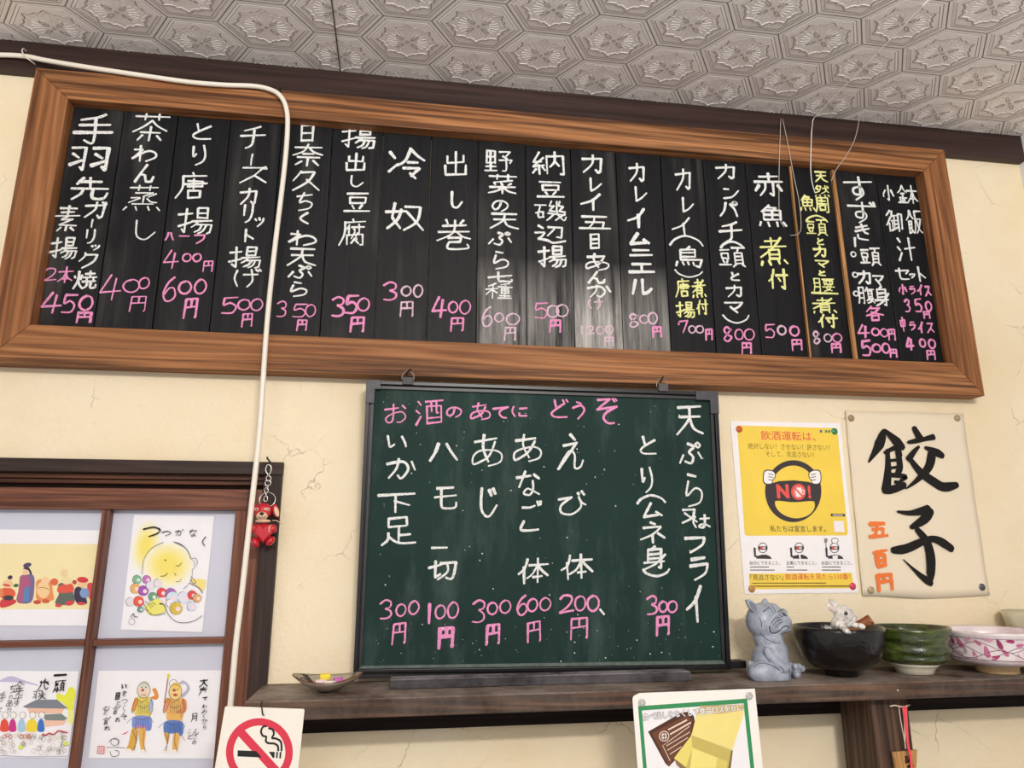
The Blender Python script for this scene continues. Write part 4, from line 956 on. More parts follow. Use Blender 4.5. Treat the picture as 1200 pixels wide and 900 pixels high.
ik.line([e7(380, 600), e7(410, 608), e7(440, 590), e7(480, 600), e7(520, 570), e7(560, 576), e7(600, 585)], 1.5, '#b8323c', True); ik.line([e7(555, 580), e7(550, 680), e7(525, 770)], .6, '#7a7a6a', True); ik.ell(*e7(190, 712), 3, 2.6, '#dbe86a', 0, 10); ik.ell(*e7(590, 680), 3, 2.6, '#dbe86a', 0, 10)
ik.line([e7(0, 785), e7(250, 795), e7(600, 790)], .6, '#9a98b8')
for ch, X, Y, w, h, s_ in (('一', 540, 80, 15, 4, 3), ('願', 530, 175, 14, 14, 1.3), ('成', 390, 165, 13, 14, 1.5), ('羽', 340, 255, 11, 10, 1), ('火', 385, 260, 9, 9, 1), ('金', 180, 180, 12, 13, .9), ('ん', 180, 240, 8, 6, .7), ('す', 160, 310, 11, 13, .8), ('ち', 118, 200, 7, 9, .9), ('の', 105, 270, 5, 5, .6), ('あ', 95, 325, 8, 9, .7), ('ら', 92, 378, 6, 7, .6), ('手', 30, 270, 9, 12, .7), ('と', 8, 380, 6, 6, .7)): ik.glyph(ch, *e7(X, Y), w, h, INK, s_, .2)
ik.done('drawing', t)
t = printed('art_print', 'print of two muscular temple guardians in blue skirts in lower right window pane', [(115.5, 786), (260.5, 785.5), (252, 889), (104, 888.5)])
ik = Ink(YP); h7 = lambda X, Y: (100 + X/7.5, 780 + Y/7.5)
O1, O2, LN = '#e2913f', '#efc27a', '#6a5a4c'
ik.ring(*h7(775, 160), 5, .9, '#a8a6bc', 20); ik.poly([h7(820, 160), h7(860, 130), h7(910, 170), h7(915, 220), h7(860, 280), h7(845, 260), h7(890, 210), h7(880, 165)], '#b9b6d2', True)
ik.line([h7(728, 100), h7(712, 220), h7(695, 330)], 1.8, '#b98a84'); ik.ell(*h7(732, 92), 2, 2.8, '#d8d84a')
for cx_, lean in ((510, 0), (790, 1)):
    T = lambda x, y: h7(cx_ + x, y)
    ik.poly([T(-70, 290 + 10*lean), T(0, 270), T(70, 290), T(80, 380), T(50, 450 + 40*lean), T(-60, 450 + 40*lean), T(-75, 380)], '#e8b564' if lean else '#e3cf62', True)
    ik.poly([T(-60, 280), T(-80, 300), T(-105, 390), T(-85, 400), T(-50, 330)], O1, True)
    if lean: ik.poly([T(60, 290), T(100, 310), T(95, 400), T(30, 420), T(10, 400), T(60, 370)], '#dc8a5a', True); ik.ell(*T(-80, 360), 3, 4.4, '#e8938a')
    else: ik.poly([T(60, 280), T(110, 300), T(135, 270), T(110, 200), T(80, 210), T(100, 260)], O1, True); ik.poly([T(60, 290), T(90, 320), T(70, 400), T(45, 400)], '#a9bcd8', True)
    ik.ell(*T(5, 215 + 15*lean), 7.4, 9, '#efd9c4' if not lean else '#efd28c'); ik.ell(*T(10, 170 + 10*lean), 5.6, 4.8, '#d6d6cc' if not lean else '#eacb6a')
    ik.ell(*T(-5, 215), 2, 1.8, '#b06a5a'); ik.ell(*T(3 if lean else 10, 255), 2.2 if lean else 1.2, 1.6, '#cf3a3a' if lean else '#e8b0a0')
    ik.ell(*T(-14, 190 + 20*lean), .9, .7, '#2a2624', 0, 8); ik.ell(*T(24, 190 + 20*lean), .9, .7, '#2a2624', 0, 8)
    y0_ = 450 + 40*lean
    ik.poly([T(-85, y0_), T(60, y0_), T(70, y0_ + 110), T(20, y0_ + 120), T(-30, y0_ + 100), T(-90, y0_ + 110)], '#5a7fc4' if lean else '#7f95da', True)
    if not lean: ik.poly([T(-60, 530), T(20, 535), T(10, 590), T(-20, 570)], '#e283b4', True)
    ik.line([T(-90, y0_ + 5), T(-120, y0_ + 30), T(-145, y0_ + 55)], .6, '#7a93a0', True); ik.line([T(65, y0_ + 5), T(90, y0_ + 50)], .6, '#7a93a0')
    ik.poly([T(-95, y0_+100), T(-50, y0_+110), T(-60, 680), T(-95, 750), T(-150 + 60*lean, 740), T(-130 + 60*lean, 690)], '#d9a94a', True); ik.poly([T(-40 + 30*lean, y0_+110), T(20 + 20*lean, y0_+110), T(10 + 20*lean, 700), T(20, 750), T(-20, 740)], '#e6b45c', True)
    ik.ell(*T(-130 + 50*lean, 745), 4, 2.2, '#f3efe6'); ik.ell(*T(5, 752), 4.4, 2.2, '#f3efe6')
    s2 = -1 if not lean else 1
    ik.poly([T(-125 if not lean else 55, 575 + 30*lean), T(-160 if not lean else 75, 600 + 40*lean), T(-190 if not lean else 100, 605 + 60*lean), T(-160 if not lean else 95, 590 + 70*lean)], '#d0404e', True)
    for a in range(6): ik.line([T(-50 + 22*a, 300 + 12*a % 40), T(-40 + 18*a, 360), T(-44 + 20*a, 420)], .4, LN, True)
    ik.ring(*T(5, 215 + 15*lean), 7.6, .6, LN, 22, 1.2)
    for q in ([(-70, 290), (-100, 390), (-85, 410), (-50, 330)], [(70, 290), (85, 380), (50, 450)], [(-60, 285), (-10, 320), (40, 285)], [(-40, 350), (0, 370), (45, 350)], [(-20, 250), (10, 262), (30, 250)], [(-95, 560), (-60, 660), (-90, 740)], [(-45, 570), (-60, 650), (-75, 745)], [(10, 570), (0, 660), (20, 750)], [(-85, 450 + 40*lean), (-10, 470 + 40*lean), (65, 452 + 40*lean)], [(-60, 480 + 40*lean), (-70, 560)], [(0, 480 + 40*lean), (-5, 560)], [(40, 480 + 40*lean), (55, 560)]):
        ik.line([T(*w) for w in q], .55, LN, True)
    for a in range(5): ik.line([T(-40 + 20*a, y0_ + 20), T(-46 + 24*a, y0_ + 95)], .7, '#3f5fa4' if lean else '#6078c0')
for ch, X, Y, w, h, s_ in (('大', 1045, 150, 10, 9, 1.8), ('声', 1040, 220, 10, 11, 1), ('で' if 'で' in G else 'て', 1055, 285, 6, 4, .8), ('わ', 1052, 355, 6, 5, .6), ('め', 1050, 400, 6, 5, .6), ('く', 1045, 440, 4, 5, .6), ('か', 1050, 485, 7, 6, .6), ('ら', 1052, 535, 5, 6, .6),
                            ('月', 965, 450, 8, 10, .9), ('ん', 975, 575, 7, 7, .6), ('さ', 970, 620, 6, 6, .6), ('の', 962, 672, 5, 5, .6), ('こ', 920, 570, 5, 5, .6), ('と', 925, 620, 6, 6, .6),
                            ('い', 345, 180, 7, 6, 1.5), ('を', 350, 240, 6, 6, .7), ('つ', 350, 310, 7, 6, .6), ('く', 345, 370, 5, 8, .6), ('ん', 345, 420, 6, 6, .6), ('て', 350, 455, 6, 5, .6),
                            ('目', 290, 265, 6, 8, 1.5), ('と', 298, 325, 5, 5, .7), ('話', 280, 385, 9, 10, .8), ('れ', 292, 470, 6, 6, .7), ('心', 195, 370, 8, 5, .9), ('と', 185, 410, 5, 5, .7), ('話', 195, 480, 9, 9, .8), ('れ', 200, 545, 7, 5, .8)):
    if ch in G: ik.glyph(ch, *h7(X, Y), w, h, INK, s_, .2)
ik.line([h7(195, 715), h7(280, 712), h7(355, 718)], .5, '#3a3632'); ik.line([h7(225, 750), h7(240, 790), h7(295, 785), h7(300, 750), h7(270, 740)], .6, '#3a3632', True); ik.ring(*h7(265, 665), 4.4, .5, '#3a3632', 14); ik.line([h7(215, 670), h7(240, 640), h7(300, 650), h7(295, 690)], .6, '#3a3632', True)
ik.poly([h7(115, 700), h7(178, 702), h7(175, 770), h7(110, 768)], '#d88a8e'); 
for a in range(3): ik.line([h7(122, 718 + 18*a), h7(168, 718 + 18*a)], .5, '#f4eef2'); ik.line([h7(128 + 17*a, 708), h7(126 + 17*a, 764)], .5, '#f4eef2')
ik.done('drawing', t)
random.seed(11)

# ================================================================== cable, threads
def px3(l): return [tuple(at(x, y, d)) for x, y, d in l]
CAB = flat('#efe9dc', .4, 0, .06, 30)
path = px3([(-30, 66, -.024), (0, 64.5, -.024), (30, 66, -.026), (55, 71, -.034), (100, 78.5, -.041), (160, 87.5, -.042), (220, 96, -.042), (262, 99.5, -.042), (298, 101, -.042), (318, 105.5, -.043), (329, 113, -.045), (335.5, 127, -.045), (337, 150, -.045), (333, 200, -.046), (321, 300, -.048), (312.5, 385, -.05), (304.7, 500, -.052), (299, 555, -.053), (292.5, 613, -.055), (283, 700, -.058), (276.5, 755, -.06), (270, 827, -.062), (262, 905, -.064), (256, 1000, -.064)])
bm = B(); tube(bm, catmull(path, 7), .0041, 10)
solo('power_cable', bm, CAB, 'white cable running along the ceiling trim and hanging down left of the keychain', 'cable', path[11])
p = at(30, 66, -.024); c = [(p.x - .004, -.0175, p.z + .014), (p.x - .004, -.026, p.z + .013), (p.x - .002, -.0325, p.z + .004), (p.x + .003, -.0325, p.z - .006), (p.x + .010, -.029, p.z - .010), (p.x + .014, -.018, p.z - .010)]
bm = B(); tube(bm, catmull(c, 4), .0011, 6); solo('cable_hook', bm, flat('#d8d2c6', .4), 'thin white wire hook holding the white cable to the brown trim at left', 'hook', p)
p = at(328.5, 107, -.036); bm = B(); tube(bm, [(p.x, -.0352, p.z), (p.x + .001, -.047, p.z - .002), (p.x + .002, -.049, p.z - .008)], .0012, 6)
solo('bent_nail', bm, flat('#1a1614', .4, .6), 'small dark bent nail in cedar frame where the white cable turns down', 'nail', p)
TH = flat('#cfc4b4', .35, 0, .05)
pc = lambda px, py: tuple(CAMP + (RM @ Vector((px - 600, 450 - py, -F))) * ((2.3545 - CAMP.z) / (RM @ Vector((px - 600, 450 - py, -F))).z))
for lab, pts in (('thin pale thread crossing the ceiling, then falling over the frame to the yellow-lettered plank', [pc(1088, 0), pc(1040, 50), pc(985, 106), pc(958, 134), tuple(at(953, 140, -.0182)), tuple(at(952, 146, -.024))] + px3([(951, 156, -.040), (950, 190, -.038), (951, 210, -.030), (955, 226, -.022)])),
                 ('thin pale thread hanging straight down over the plank with the two-character red fish dish', px3([(915, 139, -.02), (914, 165, -.040), (913, 200, -.037), (913, 250, -.022), (915, 260, -.020), (919, 266, -.022)])),
                 ('thin pale thread slanting down to the lath left of the yellow-lettered plank', px3([(917, 139, -.02), (922.5, 165, -.0405), (930, 205, -.034), (937, 240, -.024), (938, 271, -.0225), (926, 276, -.020)])),
                 ('thin pale thread curving from trim down to the wider lath top', px3([(1007, 126, -.02), (1006.5, 142, -.036), (1001, 165, -.040), (990, 185, -.038), (981, 197, -.037), (974, 212, -.0365)]))):
    bm = B(); tube(bm, catmull(pts, 4), .0009 if 'crossing' in lab else .0006, 5); solo('thread', bm, flat('#f6f2ea', .35) if 'crossing' in lab else TH, lab, 'thread', pts[0])

# ================================================================== red dog keychain
kc = thing('keychain', 'red leather dog keychain with chain, hanging from a nail on the window frame corner', 'keychain', at(313.5, 540, -.03))
KY = -.034; CHR = flat('#c9c6c4', .25, .9, .1, 200); KR = flat('#c61f30', .3, 0, .12, 60, .2, .2); KCr = flat('#e6c4a4', .5, 0, .1, 60); KB = flat('#1a1212', .25)
K = lambda X, Y, d=0: at(260 + X/6.43, 520 + Y/6.43, KY + d)
ks = at(301, 600, KY).x - at(300, 600, KY).x
p = K(345, 112); bm = B(); tube(bm, [(p.x, -.011, p.z - .002), (p.x, -.037, p.z), (p.x, -.038, p.z + .002)], .0014, 8); part('nail', bm, KB, kc)
def link(c, rx, rz, tilt, thin=.0009, flip=False):
    bm = B(); P = []
    for k in range(19):
        t = 2*math.pi*k/18; x, z = rx*math.cos(t), rz*math.sin(t)
        P.append((c[0] + (0 if flip else x)*math.cos(tilt) - z*math.sin(tilt), c[1] + (x if flip else 0), c[2] + z*math.cos(tilt) + (0 if flip else x*math.sin(tilt))))
    tube(bm, P, thin, 6, 0, False); return part('chain_link', bm, CHR, kc)
bm = B(); p0, p1, p2, p3 = K(345, 150), K(372, 170), K(365, 215), K(350, 240)
tube(bm, catmull([tuple(K(350, 235)), tuple(K(330, 200)), tuple(K(345, 158)), tuple(K(370, 172)), tuple(K(368, 210)), tuple(K(352, 240))], 5), .0011, 6); part('clasp', bm, CHR, kc)
link(K(352, 262), .0035, .0042, .2); link(K(347, 296), .0045, .0042, 1.0); link(K(345, 328), .0028, .0042, -.3, .0010, True); link(K(335, 352), .0028, .0040, .2); link(K(333, 382), .0028, .0042, 0, .0010, True); link(K(330, 415), .0028, .0044, 0)
bm = B(); c = K(343, 422, .004); P = [(c.x + .0118*math.cos(2*math.pi*k/30), c.y + .002*math.sin(2*math.pi*k/30), c.z + .0112*math.sin(2*math.pi*k/30)) for k in range(31)]
tube(bm, P, .0008, 6, 0, False); part('split_ring', bm, CHR, kc)
kb = lambda X, Y, rx, rz, m, nm, d=0, ry=.007, rot=0, lab=None, bmx=None: part(nm, (lambda b: (ball(b, K(X, Y, d), (rx/6.43*ks, ry, rz/6.43*ks), rot, 3), b)[1])(B()), m, kc, lab, True)
kb(312, 505, 66, 60, KR, 'head'); kb(302, 545, 44, 34, KCr, 'snout', -.006, .006, 0, 'cream snout'); kb(301, 527, 16, 12, KB, 'nose', -.0125, .003)
bm = B(); P = [K(275, 550, -.0125), K(290, 560, -.0128), K(303, 550, -.013), K(318, 560, -.0128), K(330, 545, -.0120)]; tube(bm, [tuple(q) for q in P], .0004, 5); part('mouth', bm, KB, kc)
for X in (262, 348):
    e = kb(X, 495, 15, 15, KCr, 'eye', -.0055 if X < 300 else -.006, .0028)
    b = B(); ball(b, K(X + 1, 496, -.0090), (.0011, .0008, .0011), 0, 2); part('pupil', b, KB, e, None, True)
kb(405, 505, 26, 56, KR, 'ear', .002, .004, -.35); kb(412, 512, 17, 42, KCr, 'inner_ear', -.0022, .0012, -.35, 'pale pink inner ear'); kb(238, 505, 20, 50, KR, 'ear', .004, .004, .3)
kb(310, 583, 58, 16, KCr, 'collar', -.001, .0075, 0, 'cream collar')
bm = B(); tube(bm, catmull([tuple(K(380, 578, -.006)), tuple(K(415, 580, -.008)), tuple(K(452, 608, -.006))], 4), .0007, 5); part('collar_string', bm, KCr, kc)
bm = B(); 
hp = []
for k in range(40):
    t = 2*math.pi*k/40; hp.append((312 + 72*(math.sin(t)**3)*1.08, 668 - 5.2*(13*math.cos(t) - 5*math.cos(2*t) - 2*math.cos(3*t) - math.cos(4*t))))
for s_, d in ((.72, -.0085), (.9, -.0075), (1.0, -.0045), (1.0, .004)): 
    row = [bm.verts.new(K(312 + (X-312)*s_, 672 + (Y-672)*s_, d)) for X, Y in hp]
    if d == -.0085: bm.faces.new(row)
    else:
        for k in range(40): f = bm.faces.new((prev[k], row[k], row[(k+1) % 40], prev[(k+1) % 40])); f.smooth = True
    prev = row
bm.faces.new(prev[::-1]); bmesh.ops.recalc_face_normals(bm, faces=bm.faces); part('body', bm, KR, kc)
kb(312, 672, 60, 74, KR, 'torso', .001, .006)
for X, Y, r in ((385, 640, -.4), (240, 640, .4)): kb(X, Y, 28, 36, KR, 'arm', -.002, .006, r)
bm = B(); tube(bm, catmull([tuple(K(372, 612, -.0085)), tuple(K(352, 640, -.0092)), tuple(K(362, 670, -.0085))], 4), .0007, 5); part('piping', bm, KCr, kc)
for X, Y, r in ((365, 735, .7), (252, 745, -.6)): kb(X, Y, 28, 42, KR, 'leg', -.003, .007, r)

# ================================================================== things on the shelf
def surf(p, c): return p
# --- leaf shaped dish with chalk
dc = at(383, 810, -.08); L_, R_ = at(342.5, 800, -.075), at(425, 794, -.075)
dx, dy, a_, b_ = (L_.x + R_.x)/2, -.078, (R_.x - L_.x)/2, .038
bm = B(); prev = None; NR, NS = 9, 56
def dishpt(r, t, off=0.0):
    c, s_ = math.cos(t), math.sin(t); x = a_*c*r; y = b_*s_*r*(.55 + .45*abs(s_)); h = .0150*(r**2.0)*(1 + .5*c*c) - off
    return Vector((dx + x, dy + y, ZS + .0022 + max(h, -.0018)))
def shell(off, flip):
    rows = []
    for i in range(NR + 1):
        r = i/NR; rows.append([bm.verts.new(dishpt(max(r, .02) * (1.0 + (.012 if off else 0)), 2*math.pi*k/NS, off)) for k in range(NS)])
    for a, b in zip(rows, rows[1:]):
        for k in range(NS): f = bm.faces.new((a[k], a[(k+1) % NS], b[(k+1) % NS], b[k])); f.smooth = True; f.material_index = flip
    bm.faces.new(rows[0]).material_index = flip
    return rows
ra = shell(0, 1); rb = shell(.0022, 0)
for k in range(NS): f = bm.faces.new((ra[-1][k], ra[-1][(k+1) % NS], rb[-1][(k+1) % NS], rb[-1][k])); f.material_index = 2
bmesh.ops.recalc_face_normals(bm, faces=bm.faces)
ds = thing('leaf_dish', 'grey brown leaf-shaped ceramic dish holding chalk pieces on the shelf left end', 'dish', (dx, dy, ZS))
part('bowl', bm, [flat('#a8998a', .35, 0, .3, 60), flat('#b5ab95', .3, 0, .3, 40), flat('#6b3a24', .35, 0, .2, 90)], ds)
bm = B()
for t0, r0 in ((.25, .72), (2.75, .7), (.6, .78), (2.4, .8)):
    c0 = dishpt(r0, t0); 
    if abs(math.cos(t0)) > .85: tube(bm, [tuple(dishpt(r0 + .13*math.cos(q), t0 + .22*math.sin(q)) + Vector((0, 0, .0007))) for q in [2*math.pi*k/14 for k in range(15)]], .0006, 5)
for q in range(7):
    for t0 in (.62, 2.42): tube(bm, [tuple(dishpt(.62 + .05*q, t0 - .12) + Vector((0, 0, .0006))), tuple(dishpt(.66 + .05*q, t0 + .1) + Vector((0, 0, .0006)))], .0006, 5)
o = part('painted_pattern', bm, flat('#3c2f26', .4), ds, 'dark brushed leaf pattern')
def chalkstub(px, py, y, l, r, ang, hx, lab, z):
    p = at(px, py, y); c, s_ = math.cos(ang), math.sin(ang); bm = B(); tube(bm, [(p.x - c*l, y - s_*l, z), (p.x - c*l*.96, y - s_*l*.96, z), (p.x + c*l*.96, y + s_*l*.96, z), (p.x + c*l, y + s_*l, z)], [r*.85, r, r, r*.85], 16)
    solo('chalk_piece', bm, flat(hx, .9, 0, .08, 300), lab, 'chalk', (p.x, y, z), 'chalk pieces in the leaf dish')
chalkstub(376, 801, -.083, .0075, .0042, .3, '#f0d6dc', 'pale pink short chalk lying at the left of the dish', ZS + .0125)
chalkstub(386, 801, -.088, .0085, .0040, -.1, '#f2efe8', 'white chalk lying at the front middle of the dish', ZS + .0115)
chalkstub(381, 794.5, -.077, .0070, .0052, .15, '#f4e04e', 'bright yellow thick chalk on top in the dish', ZS + .0185)
chalkstub(396, 799, -.080, .0060, .0048, .5, '#cf72c4', 'magenta pink chalk at the right of the dish', ZS + .0140)
# --- seated bulldog figurine
DY = -.078; dk = at(901, 750, DY).x - at(900, 750, DY).x
g7 = lambda X, Y, d=0: at(860 + X/7.5, 690 + Y/7.5, DY + d)
bm = B(); u = dk/7.5*1.09
def bl(X, Y, rx, rz, ry, d=0, rot=0): ball(bm, g7(X, Y, d), (rx*u, ry*u, rz*u), math.radians(rot), 3)
for q in ((322, 650, 138, 170, 130, 0, 0), (332, 560, 122, 130, 110, 0, 0), (322, 500, 106, 105, 95, 0, 0), (300, 430, 112, 98, 96, 0, 0), (310, 370, 100, 80, 90, 0, 0), (255, 280, 128, 135, 120, 0, 20), (300, 230, 110, 85, 100, 0, -25),
          (345, 270, 90, 90, 95, 0, -20), (400, 290, 86, 82, 85, -.002, 0), (385, 345, 82, 48, 80, -.004, -12), (430, 215, 34, 36, 50, 0, 0), (455, 290, 40, 55, 60, 0, 0), (440, 345, 52, 38, 58, -.002, -15), (300, 345, 70, 55, 85, -.004, 0),
          (280, 730, 140, 92, 125, -.004, 0), (375, 760, 110, 58, 54, -.021, 8), (300, 735, 110, 80, 60, -.014, 20), (452, 738, 38, 62, 36, -.022, 0), (465, 705, 36, 38, 32, -.020, 0),
          (480, 690, 90, 45, 45, .014, 20), (540, 740, 42, 70, 38, .006, 0), (540, 684, 22, 26, 22, -.002, 0), (574, 686, 22, 28, 22, .001, 0), (603, 702, 20, 26, 20, .005, 0), (550, 755, 28, 30, 32, -.004, 0),
          (158, 690, 24, 50, 24, 0, -20), (205, 770, 60, 40, 80, 0, 0), (318, 585, 40, 66, 30, -.0195, -30), (372, 645, 36, 58, 30, -.024, -42), (436, 700, 42, 34, 32, -.0275, 0), (265, 735, 118, 84, 70, -.018, 0)): bl(*q)
me = remesh(bm, .0013, 3)
fg = thing('dog_figurine', 'small grey blue seated bulldog figurine looking up with eyes shut on shelf', 'figurine', (g7(320, 800).x, DY, ZS))
# seat it on the shelf and flatten the base
zmin = min(v.co.z for v in me.vertices)
for v in me.vertices:
    if v.co.z < ZS + .0004: v.co.z = ZS + .0004
bvh = BVHTree.FromPolygons([v.co[:] for v in me.vertices], [tuple(p.vertices) for p in me.polygons])
DG = flat('#a7b0c0', .42, 0, .3, 110, .5, .1); DG2 = flat('#5b6270', .5); DG3 = flat('#b9bfca', .4)
part('body', me, DG, fg, None, True)
def onb(pts, off=.0003):
    out = []
    for X, Y in pts:
        p = g7(X, Y); d = (p - CAMP).normalized(); h = bvh.ray_cast(CAMP, d)
        out.append(tuple((h[0] if h[0] else p) - d*off))
    return out
def crease(name, curves, r, m, lab=None):
    bm = B()
    for c in curves: tube(bm, catmull(onb(c), 5), r, 6)
    return part(name, bm, m, fg, lab)
crease('mouth', [[(312, 325), (322, 375), (360, 388), (400, 368), (435, 335), (462, 325), (482, 340)]], .0011, DG2, 'dark mouth crease')
crease('jowl_edge', [[(298, 320), (310, 385), (355, 402), (405, 385), (440, 352), (470, 340)], [(300, 330), (325, 280), (360, 240), (395, 215)]], .0010, DG3)
crease('closed_eye', [[(255, 200), (275, 190), (300, 170), (320, 175)], [(385, 205), (410, 190), (430, 180)]], .0008, DG2)
crease('wrinkle', [[(330, 300), (360, 262), (400, 250)], [(345, 320), (375, 285), (415, 270)], [(365, 340), (395, 305), (430, 290)], [(400, 225), (420, 245), (440, 230)], [(300, 160), (330, 185), (345, 215)], [(330, 150), (355, 180), (365, 205)], [(225, 250), (245, 310), (235, 400)], [(250, 400), (290, 440), (350, 470), (410, 480)]], .0006, DG2)
crease('collar_line', [[(235, 450), (265, 495), (300, 530)], [(400, 400), (405, 440), (415, 480)]], .0009, DG3)
crease('leg_crease', [[(400, 680), (430, 700), (440, 740)], [(170, 690), (230, 655), (320, 668), (385, 705), (420, 745)], [(270, 560), (300, 620), (365, 690), (405, 715)], [(485, 700), (490, 750), (488, 790)]], .0007, DG2)
crease('nose', [[(425, 215), (445, 225), (455, 240)]], .0022, DG2)
for P, dd, t in (([(100, 95), (135, 92), (190, 130), (215, 175), (205, 222), (165, 205), (125, 160)], -.010, -1), ([(238, 150), (246, 112), (268, 84), (285, 90), (304, 122), (325, 165)], .006, 1)):
    bm = B(); pts = [g7(X, Y, dd) for X, Y in P]; prism(bm, [(p.x, p.z) for p in pts], DY + dd - .003, DY + dd + .003, 0, .0012); er = part('ear', bm, DG, fg, None, True)
    if t < 0:
        cx_, cy_ = 158, 150; bm = B(); pts = [g7(cx_ + (X-cx_)*.62, cy_ + (Y-cy_)*.68, dd) for X, Y in P]; prism(bm, [(p.x, p.z) for p in pts], DY + dd - .0036, DY + dd - .0031); part('inner_ear', bm, flat('#747c8a', .5), er, 'darker inner ear')
# --- bowls
def wob(amt, n, ph):
    return lambda r, z, a: (r*(1 + amt*math.sin(n*a + ph + z*60)), z + (amt*.03*math.sin(2*a + ph) if z > .03 else 0))
def bowl(name, lab, cat, cx_, cy_, prof, foot, mats, fm, fn=None, seg=72):
    t = thing(name, lab, cat, (cx_, cy_, ZS)); bm = B()
    lathe(bm, prof, (cx_, cy_, ZS + .0003), seg, 0, fn); bmesh.ops.recalc_face_normals(bm, faces=bm.faces); part('bowl', bm, mats, t)
    bm = B(); lathe(bm, foot, (cx_, cy_, ZS + .0003), 48); bmesh.ops.recalc_face_normals(bm, faces=bm.faces); part('foot', bm, fm, t); return t
def glaze(name, stops, rough, sc, bmp, axis_scale=(1, 1, 1), coat=.5):
    m, nt, N, L, P = nodes(name); v = coords(N, L, axis_scale); n = noise(N, L, v, sc, 6, .65)
    L.new(ramp(N, L, n, stops), P.inputs['Base Color']); P.inputs['Roughness'].default_value = rough; P.inputs['Coat Weight'].default_value = coat; P.inputs['Coat Roughness'].default_value = .12
    bump(N, L, P, noise(N, L, v, sc*1.6, 4, .6), bmp, .003); return m
BG = glaze('black_glaze', [(.3, '#060506'), (.7, '#0f0d0d')], .16, 60, .5, (1, 1, 1), .15)
bowl('tea_bowl', 'large glossy black ceramic bowl on shelf with a rabbit figurine at its rim', 'bowl', .6905, -.0705,
     [(.020, .012), (.027, .009), (.040, .0125), (.053, .022), (.0615, .033), (.0660, .045), (.0685, .057), (.0692, .067), (.0688, .0725), (.0672, .0742), (.0655, .0725), (.064, .062), (.058, .044), (.045, .026), (.025, .016), (.003, .014)],
     [(.0235, 0), (.0245, .001), (.0240, .008), (.026, .012), (.018, .0115), (.018, .003), (.0235, .003)][:4], BG, BG, wob(.008, 3, .5))
GG = glaze('green_glaze', [(.32, '#10170a'), (.45, '#2f3b16'), (.6, '#4a5724'), (.78, '#7b8450')], .2, 30, .6, (1, 1, 3.0))
bowl('tea_bowl', 'dark green glazed ridged bowl with white foot, third ceramic piece from the left', 'bowl', .8205, -.0665,
     [(.022, .012), (.030, .0125), (.043, .0175), (.0505, .0225), (.0525, .0245), (.0500, .0272), (.0530, .033), (.0560, .039), (.0532, .0425), (.0542, .050), (.0575, .0555), (.0555, .0585), (.0605, .0665), (.0605, .0700), (.0590, .0708), (.057, .068), (.053, .060), (.050, .045), (.044, .028), (.025, .018), (.003, .016)],
     [(.0235, 0), (.0275, .0005), (.0285, .006), (.0345, .0125), (.040, .0158), (.020, .0160)], GG, flat('#ddd8c4', .35, 0, .1, 60, 0, .3), wob(.018, 2, 2.2))
PG = glaze('pink_white_glaze', [(.3, '#cbb7bd'), (.5, '#e3d8dc'), (.75, '#efe9ec')], .22, 22, .2)
PBx, PBy = .956, -.0815
pprof = [(.028, .010), (.040, .0125), (.062, .0175), (.0685, .0225), (.0705, .028), (.0700, .034), (.0705, .048), (.0712, .055), (.0735, .060), (.0745, .0635), (.0730, .0655), (.070, .063), (.067, .055), (.064, .035), (.055, .023), (.030, .017), (.003, .016)]
pb = bowl('tea_bowl', 'pinkish white bowl painted with crimson leaves and vines, right of the green bowl', 'bowl', PBx, PBy, pprof,
     [(.029, 0), (.0305, .001), (.0300, .008), (.033, .0125), (.028, .0125)], PG, flat('#dcb98a', .6, 0, .12, 80))
def psurf(a, z, off=.0003):
    for (r0, z0_), (r1, z1_) in zip(pprof, pprof[1:10]):
        if z0_ <= z <= z1_: r = r0 + (r1-r0)*(z-z0_)/max(z1_-z0_, 1e-6); break
    else: r = .0705
    return Vector((PBx + (r+off)*math.cos(a), PBy + (r+off)*math.sin(a), ZS + .0003 + z))
LV = [flat(h, .3, 0, .15, 120, 0, .4) for h in ('#b0386e', '#c76a94', '#8f2f5c', '#d9a6bc', '#b8a2ac')]
random.seed(5)
VIN = flat('#6a2a4c', .4)
for n in range(64):
    a = math.radians(-175 + n*5.6 + random.uniform(-2, 2)); z = (.030, .048, .038, .053)[n % 4] + random.uniform(-.002, .002); ln = random.uniform(.006, .0095); rot = random.uniform(0, math.pi); wd = ln*.42
    bm = B(); P = []
    for k in range(12):
        t = 2*math.pi*k/12; x = ln*math.cos(t); y = wd*math.sin(t)*(1 - .35*math.cos(t)); X = x*math.cos(rot) - y*math.sin(rot); Y = x*math.sin(rot) + y*math.cos(rot)
        P.append(bm.verts.new(psurf(a + X/.0705, min(max(z + Y, .0235), .0585), .0004)))
    bm.faces.new(P); bmesh.ops.triangulate(bm, faces=bm.faces[:])
    for f in bm.faces:
        f.normal_update(); c = f.calc_center_median()
        if f.normal.dot(Vector((c.x - PBx, c.y - PBy, 0))) < 0: f.normal_flip()
    part('painted_leaf', bm, random.choice(LV), pb)
bm = B()
for ph, z0_ in ((0, .033), (2.1, .044), (4.0, .038)):
    tube(bm, [tuple(psurf(math.radians(d), z0_ + .007*math.sin(math.radians(d)*5 + ph), .0003)) for d in range(-180, 181, 5)], .00042, 5)
tube(bm, [tuple(psurf(math.radians(d), .0245, .0003)) for d in range(-180, 181, 6)], .0004, 5); tube(bm, [tuple(psurf(math.radians(d), .0565, .0003)) for d in range(-180, 181, 6)], .0003, 5)
part('painted_vine', bm, VIN, pb, 'thin dark painted vines')
cw = at(1180.5, 716, -.045); cr_ = .036; cxx = cw.x + cr_
